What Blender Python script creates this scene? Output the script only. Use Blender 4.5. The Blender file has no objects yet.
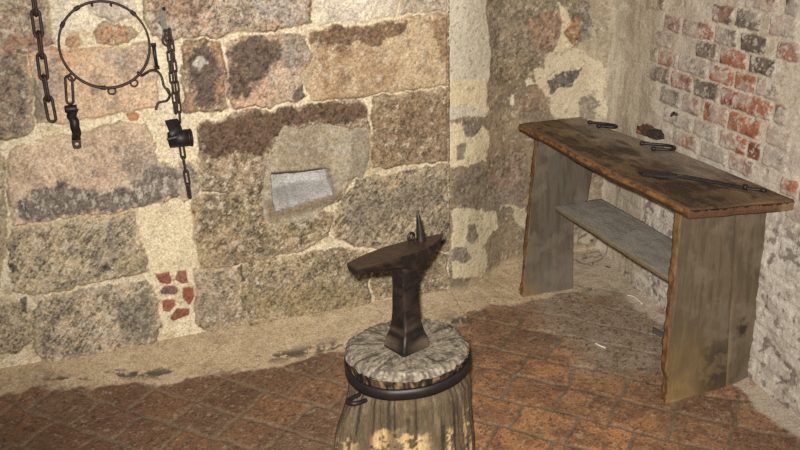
import bpy, math
import numpy as np

# ------------------------------------------------------------------ camera, world, lights, exposure
S = bpy.context.scene
COL = S.collection
cam_d = bpy.data.cameras.new('camera'); cam = bpy.data.objects.new('camera', cam_d); COL.objects.link(cam)
cam_d.sensor_width = 36.0; cam_d.lens = 36.0*830/800; cam_d.clip_start = .05
cam.location = (0, 0, 1.6)
_p, _r = math.radians(21.7), math.radians(-1.4)
_f = np.array([0, math.cos(_p), -math.sin(_p)]); _u = np.array([0, math.sin(_p), math.cos(_p)]); _x = np.array([1., 0, 0])
_x2 = _x*math.cos(_r)+_u*math.sin(_r); _u2 = -_x*math.sin(_r)+_u*math.cos(_r)
from mathutils import Matrix, Vector
_m = Matrix(((_x2[0], _u2[0], -_f[0], 0), (_x2[1], _u2[1], -_f[1], 0), (_x2[2], _u2[2], -_f[2], 0), (0, 0, 0, 1)))
cam.matrix_world = Matrix.Translation((0, 0, 1.6)) @ _m
S.camera = cam

world = bpy.data.worlds.new('world'); S.world = world; world.use_nodes = True
world.node_tree.nodes['Background'].inputs[0].default_value = (1.0, .93, .84, 1)
world.node_tree.nodes['Background'].inputs[1].default_value = .12

def lamp(name, kind, loc, energy, col, size, target=None):
    d = bpy.data.lights.new(name, kind); d.energy = energy; d.color = col
    if kind == 'AREA': d.size = size
    elif kind in ('POINT', 'SPOT'): d.shadow_soft_size = size
    o = bpy.data.objects.new(name, d); COL.objects.link(o); o.location = loc
    if target is not None:
        o.rotation_euler = (Vector(target)-Vector(loc)).to_track_quat('-Z', 'Y').to_euler()
    return o
# the flash of the camera, a hand above and left of the lens
fl = lamp('flash_lamp', 'SPOT', (-.02, .0, 1.655), 445, (1, .975, .93), .018, (.1, 2.9, .72))
fl.data.spot_size = math.radians(88); fl.data.spot_blend = 1.0
# added weak warm fill light overhead; no such lamp is seen
lamp('warm_fill_lamp', 'POINT', (.5, .9, 2.35), 5, (1, .80, .58), .10)

S.view_settings.view_transform = 'Standard'; S.view_settings.look = 'None'
S.view_settings.exposure = 0.0; S.view_settings.gamma = 1.0
S.view_settings.use_curve_mapping = False
S.cycles.use_denoising = False

# ------------------------------------------------------------------ helpers
def lin(c):
    c = np.asarray(c, float)/255.0
    return np.where(c <= .04045, c/12.92, ((c+.055)/1.055)**2.4)
def _hash(ix, iy, seed):
    h = (ix.astype(np.int64)*374761393+iy.astype(np.int64)*668265263+seed*974711) & 0xffffffff
    h = ((h ^ (h >> 13))*1274126177) & 0xffffffff
    h = h ^ (h >> 16)
    return (h & 0xffffff)/float(0xffffff)
def vnoise(x, y, seed=0):
    ix = np.floor(x); iy = np.floor(y); fx = x-ix; fy = y-iy
    fx = fx*fx*fx*(fx*(fx*6-15)+10); fy = fy*fy*fy*(fy*(fy*6-15)+10)
    a = _hash(ix, iy, seed); b = _hash(ix+1, iy, seed); c = _hash(ix, iy+1, seed); d = _hash(ix+1, iy+1, seed)
    return (a*(1-fx)+b*fx)*(1-fy)+(c*(1-fx)+d*fx)*fy
def fbm(x, y, freq, seed=0, octv=4, gain=.55):
    x = np.asarray(x, float)*freq; y = np.asarray(y, float)*freq; t = 0.; amp = 1.; tot = 0.
    for k in range(octv):
        ca, sa = math.cos(.6*k+.3), math.sin(.6*k+.3)
        t = t+amp*vnoise(x*ca-y*sa+17.3*k, x*sa+y*ca-9.1*k, seed+31*k); tot += amp
        x = x*2.03; y = y*2.03; amp *= gain
    return t/tot
def sstep(a, b, x):
    t = np.clip((x-a)/(b-a), 0, 1); return t*t*(3-2*t)
def frac_mask(n, w, soft=.035):            # mask that covers about the fraction w of fbm noise n
    t = .5+.17*(1-2*w)*(1.1 if w < .3 else 1)
    return sstep(t-soft, t+soft, n)
def sdf(X, Y, poly):                       # signed distance to a polygon, positive inside
    P = np.array(poly); n = len(P); d = np.full(X.shape, 1e9); ins = np.zeros(X.shape, bool)
    for i in range(n):
        ax, ay = P[i]; bx, by = P[(i+1) % n]; ex, ey = bx-ax, by-ay
        t = np.clip(((X-ax)*ex+(Y-ay)*ey)/(ex*ex+ey*ey+1e-12), 0, 1)
        d = np.minimum(d, np.hypot(X-ax-t*ex, Y-ay-t*ey))
        if abs(ey) > 1e-9:
            c = ((ay > Y) != (by > Y)) & (X < ax+(Y-ay)*ex/ey); ins ^= c
    return np.where(ins, d, -d)
def mixc(C, col, m):
    C += (lin(col)[None, :]-C)*np.asarray(m).reshape(-1, 1)

def muted(c, k=.22, add=0):
    g = sum(c)/3.0
    return tuple(min(255, (1-k)*v+k*g*w+add) for v, w in zip(c, (1.08, 1.0, .88)))
def tag(o, label=None, cat=None, group=None, kind=None):
    if label: o['label'] = label
    if cat: o['category'] = cat
    if group: o['group'] = group
    if kind: o['kind'] = kind
    return o
def empty(name, loc, label, cat, group=None):
    o = bpy.data.objects.new(name, None); COL.objects.link(o); o.location = loc; o.empty_display_size = .05
    return tag(o, label, cat, group)
def wloc(o):
    v = np.zeros(3)
    while o is not None: v = v+np.array(o.location); o = o.parent
    return v
def build(name, verts, faces, mat, parent=None, cols=None, smooth=True, origin=None):
    """one mesh object; verts are world coordinates"""
    V = np.asarray(verts, float)
    off = wloc(parent) if parent is not None else np.array(origin if origin is not None else (0, 0, 0), float)
    me = bpy.data.meshes.new(name); me.from_pydata((V-off).tolist(), [], [list(map(int, f)) for f in faces])
    if cols is not None:
        a = me.color_attributes.new('tint', 'FLOAT_COLOR', 'POINT')
        a.data.foreach_set('color', np.hstack([np.asarray(cols, float), np.ones((len(V), 1))]).astype(np.float32).ravel())
    if smooth: me.polygons.foreach_set('use_smooth', [True]*len(me.polygons))
    me.materials.append(mat); me.update()
    o = bpy.data.objects.new(name, me); COL.objects.link(o)
    if parent is not None: o.parent = parent
    elif origin is not None: o.location = origin
    return o
def grid_faces(nu, nv, flip=False):
    i = np.arange(nu-1)[:, None]*nv+np.arange(nv-1)[None, :]
    q = np.stack([i, i+nv, i+nv+1, i+1], -1).reshape(-1, 4)
    return q[:, ::-1] if flip else q
def grid_obj(name, P, cols, mat, flip=False):
    nu, nv = P.shape[:2]; V = P.reshape(-1, 3).astype(np.float32); F = grid_faces(nu, nv, flip).astype(np.int32)
    me = bpy.data.meshes.new(name)
    me.vertices.add(len(V)); me.vertices.foreach_set('co', V.ravel())
    me.loops.add(F.size); me.loops.foreach_set('vertex_index', F.ravel())
    me.polygons.add(len(F)); me.polygons.foreach_set('loop_start', np.arange(0, F.size, 4, dtype=np.int32))
    me.polygons.foreach_set('loop_total', np.full(len(F), 4, dtype=np.int32))
    me.polygons.foreach_set('use_smooth', np.ones(len(F), dtype=bool))
    me.update(calc_edges=True); me.validate()
    a = me.color_attributes.new('tint', 'FLOAT_COLOR', 'POINT')
    a.data.foreach_set('color', np.hstack([cols, np.ones((len(V), 1))]).astype(np.float32).ravel())
    me.materials.append(mat)
    o = bpy.data.objects.new(name, me); COL.objects.link(o); return o

def path_frames(pts, closed):
    P = np.asarray(pts, float); n = len(P); T = np.zeros_like(P)
    for i in range(n):
        a = P[(i-1) % n] if (closed or i > 0) else P[i]; b = P[(i+1) % n] if (closed or i < n-1) else P[i]
        T[i] = (b-a)/(np.linalg.norm(b-a)+1e-12)
    return P, T
def tube(pts, r, closed=False, seg=8, normal=None, ry=None, caps=True):
    """round (or flat, ry given) bar along a path. normal: fixed reference direction"""
    P, T = path_frames(pts, closed); n = len(P); V = []
    R = np.full(n, r) if np.isscalar(r) else np.asarray(r)
    RY = R if ry is None else (np.full(n, ry) if np.isscalar(ry) else np.asarray(ry))
    ref = np.array(normal if normal is not None else ((0, 0, 1) if abs(T[0][2]) < .9 else (1, 0, 0)), float)
    for i in range(n):
        a = ref-T[i]*(ref@T[i]); a /= np.linalg.norm(a)+1e-12; b = np.cross(T[i], a)
        if normal is None: ref = a
        for k in range(seg):
            t = 2*math.pi*(k+.5)/seg
            V.append(P[i]+a*math.cos(t)*R[i]+b*math.sin(t)*RY[i])
    F = []
    for i in range(n if closed else n-1):
        j = (i+1) % n
        for k in range(seg): F.append((i*seg+k, i*seg+(k+1) % seg, j*seg+(k+1) % seg, j*seg+k))
    if not closed and caps:
        F.append(tuple(range(seg))[::-1]); F.append(tuple((n-1)*seg+k for k in range(seg)))
    return np.array(V), F
def join(*parts):
    V = []; F = []; o = 0
    for v, f in parts:
        V.append(np.asarray(v, float)); F += [tuple(i+o for i in q) for q in f]; o += len(v)
    return np.vstack(V), F
def spline(pts, n=8, closed=False):
    P = np.asarray(pts, float); m = len(P); out = []
    for i in range(m if closed else m-1):
        g = lambda k: P[k % m] if closed else P[min(max(k, 0), m-1)]
        a, b, c, d = g(i-1), g(i), g(i+1), g(i+2)
        for t in np.linspace(0, 1, n, endpoint=False):
            out.append(.5*((2*b)+(c-a)*t+(2*a-5*b+4*c-d)*t*t+(3*b-a-3*c+d)*t**3))
    if not closed: out.append(P[-1])
    return np.array(out)
def loft(rings, cap=True):
    n = len(rings[0]); V = np.vstack(rings); F = []
    for i in range(len(rings)-1):
        for k in range(n): F.append((i*n+k, i*n+(k+1) % n, (i+1)*n+(k+1) % n, (i+1)*n+k))
    if cap:
        F.append(tuple(range(n))[::-1]); F.append(tuple((len(rings)-1)*n+k for k in range(n)))
    return V, F
def block(fn, na, nb, nc):
    """closed box surface: fn maps arrays a,b,c in 0..1 to points. Returns verts, faces and the abc of each vert"""
    idx = {}; A = []; F = []
    def vid(i, j, k):
        key = (i, j, k)
        if key not in idx: idx[key] = len(A); A.append((i/na, j/nb, k/nc))
        return idx[key]
    for i in range(na):
        for j in range(nb):
            F.append((vid(i, j, nc), vid(i+1, j, nc), vid(i+1, j+1, nc), vid(i, j+1, nc)))
            F.append((vid(i, j+1, 0), vid(i+1, j+1, 0), vid(i+1, j, 0), vid(i, j, 0)))
    for i in range(na):
        for k in range(nc):
            F.append((vid(i, 0, k), vid(i+1, 0, k), vid(i+1, 0, k+1), vid(i, 0, k+1)))
            F.append((vid(i, nb, k+1), vid(i+1, nb, k+1), vid(i+1, nb, k), vid(i, nb, k)))
    for j in range(nb):
        for k in range(nc):
            F.append((vid(0, j, k+1), vid(0, j+1, k+1), vid(0, j+1, k), vid(0, j, k)))
            F.append((vid(na, j, k), vid(na, j+1, k), vid(na, j+1, k+1), vid(na, j, k+1)))
    A = np.array(A); return fn(A[:, 0], A[:, 1], A[:, 2]), F, A

# ------------------------------------------------------------------ materials
def _n(nt, t, **kw):
    n = nt.nodes.new(t)
    for k, v in kw.items(): setattr(n, k, v)
    return n
def tint_mat(name, rough=.9, spec=.25, fine=260, amt=.35, bump=.35, bump_scale=(60, 320), bdist=.004, stretch=None, metal=0.0, base=None):
    m = bpy.data.materials.new(name); m.use_nodes = True; nt = m.node_tree; L = nt.links
    b = nt.nodes['Principled BSDF']; b.inputs['Roughness'].default_value = rough
    b.inputs['Specular IOR Level'].default_value = spec; b.inputs['Metallic'].default_value = metal
    tc = _n(nt, 'ShaderNodeTexCoord'); mp = _n(nt, 'ShaderNodeMapping')
    if stretch: mp.inputs['Scale'].default_value = stretch
    L.new(tc.outputs['Object'], mp.inputs[0])
    n1 = _n(nt, 'ShaderNodeTexNoise'); n1.inputs['Scale'].default_value = fine; n1.inputs['Detail'].default_value = 6; n1.inputs['Roughness'].default_value = .72
    n2 = _n(nt, 'ShaderNodeTexNoise'); n2.inputs['Scale'].default_value = bump_scale[0]; n2.inputs['Detail'].default_value = 6
    n3 = _n(nt, 'ShaderNodeTexNoise'); n3.inputs['Scale'].default_value = bump_scale[1]; n3.inputs['Detail'].default_value = 3
    for n in (n1, n2, n3): L.new(mp.outputs[0], n.inputs['Vector'])
    mr = _n(nt, 'ShaderNodeMapRange'); mr.inputs[1].default_value = .3; mr.inputs[2].default_value = .7
    mr.inputs[3].default_value = 1-amt; mr.inputs[4].default_value = 1+amt
    L.new(n1.outputs['Fac'], mr.inputs[0])
    mx = _n(nt, 'ShaderNodeMix', data_type='RGBA', blend_type='MULTIPLY'); mx.inputs[0].default_value = 1
    if base is None:
        at = _n(nt, 'ShaderNodeAttribute', attribute_name='tint'); L.new(at.outputs['Color'], mx.inputs[6])
    else: mx.inputs[6].default_value = (*lin(base), 1)
    L.new(mr.outputs[0], mx.inputs[7]); L.new(mx.outputs[2], b.inputs['Base Color'])
    ad = _n(nt, 'ShaderNodeMath', operation='MULTIPLY_ADD'); ad.inputs[1].default_value = .45
    L.new(n3.outputs['Fac'], ad.inputs[0]); L.new(n2.outputs['Fac'], ad.inputs[2])
    bp = _n(nt, 'ShaderNodeBump'); bp.inputs['Strength'].default_value = bump; bp.inputs['Distance'].default_value = bdist
    L.new(ad.outputs[0], bp.inputs['Height']); L.new(bp.outputs[0], b.inputs['Normal'])
    return m
M_stone = tint_mat('stone_masonry', fine=130, amt=.50, bump=.32)
M_plaster = tint_mat('old_plaster', fine=130, amt=.32, bump=.4)
M_brick = tint_mat('limewashed_brick', fine=130, amt=.34, bump=.5)
M_floor = tint_mat('floor_tile', rough=.75, spec=.3, fine=150, amt=.48, bump=.45)
M_wood = tint_mat('worn_wood', rough=.62, spec=.3, fine=5, amt=.34, bump=.5, bump_scale=(9, 40), stretch=(5, 45, 45))
M_legwood = tint_mat('grey_wood', rough=.7, spec=.25, fine=5, amt=.13, bump=.25, bump_scale=(9, 40), stretch=(22, 22, 4))
M_trunk = tint_mat('weathered_trunk', rough=.85, spec=.2, fine=30, amt=.38, bump=.6, bump_scale=(14, 60), bdist=.008, stretch=(9, 9, 1.6))
M_endgrain = tint_mat('cracked_end_grain', rough=.85, spec=.2, fine=90, amt=.35, bump=.6)
M_iron = tint_mat('rusty_iron', rough=.55, spec=.5, fine=60, amt=.45, bump=.35, bdist=.002, metal=.35, base=(60, 46, 38))
M_black = tint_mat('black_iron', rough=.5, spec=.5, fine=60, amt=.4, bump=.3, bdist=.002, metal=.3, base=(38, 33, 31))
M_grey_iron = tint_mat('grey_worn_iron', rough=.55, spec=.5, fine=90, amt=.5, bump=.35, bdist=.002, metal=.3, base=(104, 94, 84))
M_anvil = tint_mat('anvil_iron', rough=.45, spec=.45, fine=45, amt=.40, bump=.3, bdist=.002, metal=.30)

# ------------------------------------------------------------------ the place: wall planes
AZ = math.radians(18.9)
O_L = np.array([.16, 3.105, 0]); D_L = np.array([math.cos(AZ), math.sin(AZ), 0]); N_L = np.array([math.sin(AZ), -math.cos(AZ), 0])
O_P = np.array([.23, 3.27, 0])
AZR = math.radians(-75); D_R = np.array([math.cos(AZR), math.sin(AZR), 0]); N_R = np.array([math.sin(AZR), -math.cos(AZR), 0])
CORNER = np.array([.91219739, 3.50356837, 0])
def on_left(u, z, out=0.0): return O_L+D_L*u+np.array([0, 0, z])+N_L*out
def on_right(w, z, out=0.0): return CORNER+D_R*w+np.array([0, 0, z])+N_R*out
Zv = lambda h: np.array([0, 0, h])

# measured outlines on the wall planes: (along, up) in metres
STONES=[([(-1.526, 1.505), (-1.306, 1.496), (-1.314, 1.349), (-1.322, 1.283), (-1.313, 1.177), (-1.392, 1.164), (-1.51, 1.155), (-1.595, 1.155)],(128, 108, 92),(140, 98, 74),0.45,(92, 84, 78),0.3,0.35,0.012),
([(-1.596, 1.149), (-1.481, 1.155), (-1.412, 1.153), (-1.414, 1.093), (-1.416, 1.012), (-1.43, 0.914), (-1.47, 0.895), (-1.645, 0.905)],(122, 104, 88),(108, 88, 74),0.4,(88, 80, 74),0.25,0.12,0.014),
([(-1.402, 1.161), (-1.304, 1.163), (-1.198, 1.161), (-1.105, 1.16), (-1.032, 1.161), (-1.026, 1.108), (-1.02, 1.024), (-1.019, 0.959), (-1.086, 0.945), (-1.168, 0.936), (-1.28, 0.928), (-1.414, 0.936), (-1.404, 1.027)],(172, 142, 112),(178, 134, 94),0.5,(136, 122, 110),0.2,0.18,0.014),
([(-1.19, 1.212), (-1.162, 1.238), (-1.116, 1.232), (-1.088, 1.211), (-1.062, 1.199), (-1.08, 1.178), (-1.144, 1.17), (-1.189, 1.177)],(140, 108, 84),(150, 104, 76),0.4,(100, 86, 76),0.2,0.2,0.008),
([(-1.275, 1.189), (-1.258, 1.204), (-1.234, 1.205), (-1.241, 1.174), (-1.272, 1.17)],(150, 112, 84),(150, 104, 76),0.4,(110, 90, 76),0.1,0.1,0.006),
([(-1.183, 1.433), (-1.058, 1.427), (-1.064, 1.298), (-1.062, 1.266), (-1.084, 1.239), (-1.139, 1.246), (-1.191, 1.268)],(172, 158, 142),(158, 142, 126),0.4,(140, 128, 118),0.2,0.3,0.008),
([(-1.021, 1.456), (-0.474, 1.433), (-0.474, 1.269), (-0.482, 1.195), (-0.623, 1.185), (-0.744, 1.176), (-0.862, 1.172), (-0.912, 1.165), (-0.987, 1.161), (-1.019, 1.186), (-1.032, 1.255)],(134, 114, 94),(146, 112, 92),0.4,(112, 100, 94),0.35,0.38,0.014),
([(-0.451, 1.4), (-0.164, 1.387), (-0.152, 1.25), (-0.161, 1.198), (-0.3, 1.193), (-0.454, 1.19), (-0.468, 1.242)],(188, 176, 154),(176, 164, 148),0.5,(160, 150, 136),0.2,0.3,0.004),
([(-0.141, 1.386), (0.045, 1.378), (0.045, 1.206), (-0.053, 1.202), (-0.142, 1.2)],(150, 138, 120),(140, 124, 104),0.4,(110, 98, 84),0.2,0.2,0.01),
([(-0.916, 1.153), (-0.846, 1.16), (-0.807, 1.154), (-0.797, 1.082), (-0.791, 0.978), (-0.799, 0.926), (-0.856, 0.914), (-0.937, 0.916), (-0.937, 1.033)],(140, 104, 74),(126, 96, 74),0.4,(82, 72, 66),0.5,0.12,0.014),
([(-0.781, 1.142), (-0.653, 1.166), (-0.572, 1.167), (-0.51, 1.149), (-0.492, 1.099), (-0.495, 1.05), (-0.523, 1.01), (-0.513, 0.941), (-0.554, 0.923), (-0.674, 0.917), (-0.776, 0.916), (-0.787, 0.978)],(150, 126, 104),(164, 128, 102),0.45,(96, 82, 70),0.15,0.2,0.014),
([(-0.487, 1.168), (-0.357, 1.169), (-0.15, 1.183), (0.041, 1.192), (0.045, 0.925), (-0.156, 0.921), (-0.35, 0.917), (-0.492, 0.92), (-0.503, 0.976), (-0.516, 1.009), (-0.484, 1.056), (-0.484, 1.112)],(160, 136, 104),(146, 116, 84),0.4,(112, 86, 64),0.12,0.14,0.012),
([(-0.262, 0.905), (-0.117, 0.91), (0.045, 0.913), (0.045, 0.628), (-0.122, 0.633), (-0.264, 0.631), (-0.276, 0.746)],(112, 90, 66),(124, 100, 72),0.4,(92, 72, 54),0.25,0.06,0.014),
([(-0.895, 0.872), (-0.771, 0.902), (-0.61, 0.903), (-0.426, 0.906), (-0.32, 0.907), (-0.29, 0.885), (-0.289, 0.817), (-0.277, 0.727), (-0.28, 0.637), (-0.365, 0.592), (-0.424, 0.52), (-0.566, 0.492), (-0.672, 0.5), (-0.78, 0.609), (-0.91, 0.635), (-0.915, 0.748)],(124, 104, 80),(112, 94, 74),0.4,(92, 76, 60),0.3,0.2,0.012),
([(-0.408, 0.525), (-0.342, 0.589), (-0.164, 0.606), (0.041, 0.616), (0.04, 0.244), (-0.15, 0.288), (-0.288, 0.315), (-0.436, 0.365), (-0.452, 0.45)],(132, 114, 86),(120, 106, 86),0.5,(100, 86, 68),0.25,0.16,0.012),
([(-0.944, 0.617), (-0.817, 0.61), (-0.703, 0.575), (-0.661, 0.49), (-0.566, 0.484), (-0.442, 0.481), (-0.464, 0.378), (-0.576, 0.346), (-0.723, 0.337), (-0.806, 0.335), (-0.954, 0.336), (-0.966, 0.45)],(128, 108, 78),(112, 96, 72),0.45,(84, 72, 58),0.25,0.2,0.011),
([(-0.795, 0.333), (-0.655, 0.33), (-0.458, 0.33), (-0.313, 0.298), (-0.304, 0.214), (-0.31, 0.068), (-0.432, 0.064), (-0.595, 0.061), (-0.761, 0.068), (-0.82, 0.066), (-0.821, 0.179)],(130, 112, 82),(118, 102, 78),0.45,(108, 94, 70),0.2,0.14,0.012),
([(-0.285, 0.289), (-0.129, 0.263), (0.036, 0.227), (0.031, 0.063), (-0.133, 0.071), (-0.293, 0.074)],(128, 110, 80),(116, 100, 76),0.4,(100, 86, 66),0.2,0.12,0.01),
([(-0.969, 0.33), (-0.862, 0.332), (-0.812, 0.315), (-0.817, 0.178), (-0.831, 0.069), (-0.927, 0.062), (-0.993, 0.118)],(136, 118, 94),(126, 110, 90),0.4,(108, 96, 80),0.2,0.2,0.009),
([(-1.525, 0.823), (-1.475, 0.865), (-1.319, 0.881), (-1.156, 0.904), (-1.073, 0.898), (-1.061, 0.837), (-1.053, 0.765), (-1.006, 0.741), (-0.992, 0.683), (-1.003, 0.621), (-1.046, 0.605), (-1.139, 0.6), (-1.266, 0.596), (-1.396, 0.597), (-1.547, 0.598)],(172, 146, 120),(162, 136, 112),0.4,(150, 122, 106),0.2,0.1,0.013),
([(-0.976, 0.755), (-0.932, 0.757), (-0.909, 0.68), (-0.925, 0.629), (-0.974, 0.598), (-0.991, 0.631)],(134, 118, 102),(120, 106, 94),0.4,(100, 90, 82),0.3,0.3,0.009),
([(-1.575, 0.548), (-1.543, 0.587), (-1.398, 0.586), (-1.268, 0.585), (-1.154, 0.59), (-1.146, 0.525), (-1.139, 0.419), (-1.142, 0.369), (-1.199, 0.355), (-1.405, 0.337), (-1.519, 0.327), (-1.591, 0.356)],(148, 130, 102),(132, 118, 98),0.5,(92, 84, 78),0.3,0.22,0.013),
([(-1.542, 0.269), (-1.509, 0.305), (-1.434, 0.323), (-1.273, 0.321), (-1.141, 0.321), (-1.118, 0.252), (-1.123, 0.132), (-1.16, 0.068), (-1.283, 0.056), (-1.415, 0.063), (-1.544, 0.063), (-1.551, 0.158)],(152, 132, 104),(136, 122, 104),0.5,(98, 90, 84),0.25,0.25,0.014),
([(-1.757, 0.338), (-1.633, 0.337), (-1.573, 0.314), (-1.548, 0.27), (-1.562, 0.153), (-1.613, 0.123), (-1.795, 0.147)],(144, 126, 100),(132, 116, 94),0.4,(96, 88, 80),0.25,0.2,0.012),
([(-1.714, 0.847), (-1.542, 0.859), (-1.536, 0.808), (-1.567, 0.59), (-1.64, 0.365), (-1.81, 0.381)],(142, 124, 98),(130, 114, 94),0.4,(98, 90, 80),0.25,0.2,0.012)]
FRAGMENTS=[[(-1.115, 0.342), (-1.063, 0.34), (-1.055, 0.306), (-1.065, 0.291), (-1.101, 0.302)], [(-1.03, 0.339), (-1.002, 0.337), (-1.001, 0.286), (-1.025, 0.285), (-1.047, 0.307)], [(-1.085, 0.291), (-1.048, 0.282), (-1.043, 0.259), (-1.057, 0.247), (-1.099, 0.257), (-1.105, 0.271)], [(-1.026, 0.272), (-0.987, 0.268), (-0.986, 0.23), (-1.009, 0.195), (-1.034, 0.232)], [(-1.104, 0.232), (-1.06, 0.228), (-1.06, 0.205), (-1.082, 0.181), (-1.105, 0.188)], [(-1.058, 0.194), (-1.008, 0.182), (-1.014, 0.157), (-1.07, 0.142), (-1.083, 0.155)], [(-1.136, 0.936), (-1.109, 0.944), (-1.088, 0.931), (-1.097, 0.911), (-1.123, 0.911)]]
STAINS_STONE=[([(-1.506, 0.603), (-1.526, 0.667), (-1.456, 0.71), (-1.367, 0.734), (-1.316, 0.698), (-1.238, 0.673), (-1.155, 0.676), (-1.077, 0.76), (-0.987, 0.727), (-0.999, 0.625), (-1.132, 0.602), (-1.395, 0.604)],(92, 86, 80),0.012,0.85),
([(-1.169, 0.815), (-1.074, 0.839), (-1.046, 0.746), (-0.994, 0.721), (-1.019, 0.687), (-1.124, 0.664), (-1.17, 0.689)],(128, 116, 106),0.015,0.6),
([(-0.779, 1.135), (-0.653, 1.163), (-0.599, 1.142), (-0.596, 1.087), (-0.642, 1.049), (-0.694, 1.011), (-0.734, 0.958), (-0.776, 0.948)],(80, 66, 54),0.012,0.85),
([(-0.58, 1.161), (-0.5, 1.135), (-0.498, 1.064), (-0.529, 1.025), (-0.581, 1.05)],(132, 122, 114),0.01,0.7),
([(-0.562, 0.971), (-0.518, 0.981), (-0.513, 0.937), (-0.55, 0.93)],(84, 72, 62),0.006,0.8),
([(-0.484, 1.164), (-0.104, 1.18), (-0.135, 1.143), (-0.244, 1.101), (-0.333, 1.122), (-0.415, 1.107), (-0.48, 1.119)],(112, 82, 58),0.008,0.85),
([(-0.042, 1.165), (0.041, 1.188), (0.045, 0.929), (0.005, 1.023), (-0.011, 1.098)],(128, 94, 68),0.012,0.7),
([(-0.892, 0.868), (-0.753, 0.9), (-0.538, 0.899), (-0.305, 0.898), (-0.288, 0.832), (-0.385, 0.82), (-0.475, 0.845), (-0.579, 0.837), (-0.648, 0.797), (-0.682, 0.734), (-0.773, 0.767), (-0.853, 0.74), (-0.894, 0.782)],(92, 66, 50),0.008,0.85),
([(-0.902, 1.131), (-0.844, 1.147), (-0.821, 1.118), (-0.817, 1.022), (-0.831, 0.954), (-0.901, 0.94), (-0.911, 1.031)],(82, 72, 66),0.01,0.8),
([(-0.904, 1.091), (-0.869, 1.102), (-0.856, 1.074), (-0.888, 1.056)],(205, 195, 180),0.005,0.7),
([(-0.697, 1.282), (-0.491, 1.27), (-0.485, 1.202), (-0.581, 1.195), (-0.647, 1.233)],(168, 158, 148),0.014,0.6),
([(-1.003, 1.332), (-0.845, 1.323), (-0.836, 1.258), (-0.952, 1.234)],(140, 108, 86),0.015,0.6),
([(-1.317, 1.349), (-1.197, 1.343), (-1.182, 1.268), (-1.198, 1.219), (-1.28, 1.199), (-1.312, 1.183), (-1.319, 1.283)],(214, 200, 176),0.008,0.8),
([(-0.763, 0.189), (-0.465, 0.199), (-0.337, 0.131), (-0.347, 0.08), (-0.594, 0.083), (-0.742, 0.112)],(142, 124, 84),0.02,0.5),
([(-0.389, 0.502), (-0.165, 0.553), (0.002, 0.559), (0.002, 0.467), (-0.252, 0.399), (-0.394, 0.408)],(128, 116, 98),0.02,0.6),
([(-1.194, 0.448), (-1.136, 0.439), (-1.142, 0.369), (-1.232, 0.369), (-1.255, 0.396)],(150, 134, 98),0.01,0.6),
([(-1.264, 0.263), (-1.139, 0.288), (-1.127, 0.154), (-1.167, 0.069), (-1.27, 0.099)],(122, 112, 96),0.015,0.6),
([(-1.408, 1.092), (-1.389, 1.081), (-1.377, 0.942), (-1.414, 0.939)],(104, 96, 90),0.01,0.7),
([(-1.385, 1.138), (-1.306, 1.151), (-1.318, 1.035), (-1.377, 1.008)],(140, 128, 118),0.015,0.55),
([(-1.184, 1.147), (-1.039, 1.155), (-1.041, 1.043), (-1.132, 1.078)],(150, 134, 120),0.015,0.5),
([(-1.455, 1.206), (-1.34, 1.229), (-1.325, 1.177), (-1.474, 1.164)],(156, 106, 80),0.012,0.6),
([(-1.142, 0.574), (-0.955, 0.584), (-0.972, 0.363), (-0.985, 0.313), (-1.098, 0.329), (-1.139, 0.392)],(216, 198, 160),0.01,0.7),
([(-1.028, 0.887), (-0.91, 0.891), (-0.915, 0.755), (-0.984, 0.749), (-1.043, 0.763)],(214, 196, 160),0.01,0.7),
([(-1.583, 0.468), (-1.565, 0.465), (-1.565, 0.427), (-1.588, 0.424)],(66, 60, 54),0.003,0.8),
([(-1.578, 0.322), (-1.558, 0.326), (-1.561, 0.272), (-1.58, 0.276)],(66, 60, 54),0.003,0.8),
([(-0.811, 0.319), (-0.796, 0.325), (-0.795, 0.25), (-0.815, 0.245)],(62, 56, 48),0.003,0.8),
([(-1.265, 0.603), (-1.138, 0.603), (-1.135, 0.576), (-1.397, 0.59)],(190, 168, 128),0.005,0.6)]
CEMENT=[(-0.678, 0.699), (-0.659, 0.753), (-0.636, 0.803), (-0.597, 0.836), (-0.543, 0.822), (-0.483, 0.838), (-0.374, 0.815), (-0.309, 0.793), (-0.28, 0.755), (-0.279, 0.668), (-0.309, 0.6), (-0.385, 0.587), (-0.42, 0.527), (-0.497, 0.481), (-0.576, 0.453), (-0.661, 0.442), (-0.702, 0.492), (-0.697, 0.605)]
CEMENT_DARK=[(-0.355, 0.809), (-0.294, 0.787), (-0.279, 0.668), (-0.309, 0.6), (-0.385, 0.587), (-0.369, 0.679)]
NICHE=[(-0.662, 0.663), (-0.555, 0.656), (-0.444, 0.658), (-0.435, 0.601), (-0.434, 0.549), (-0.544, 0.533), (-0.659, 0.514), (-0.665, 0.582)]
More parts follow.
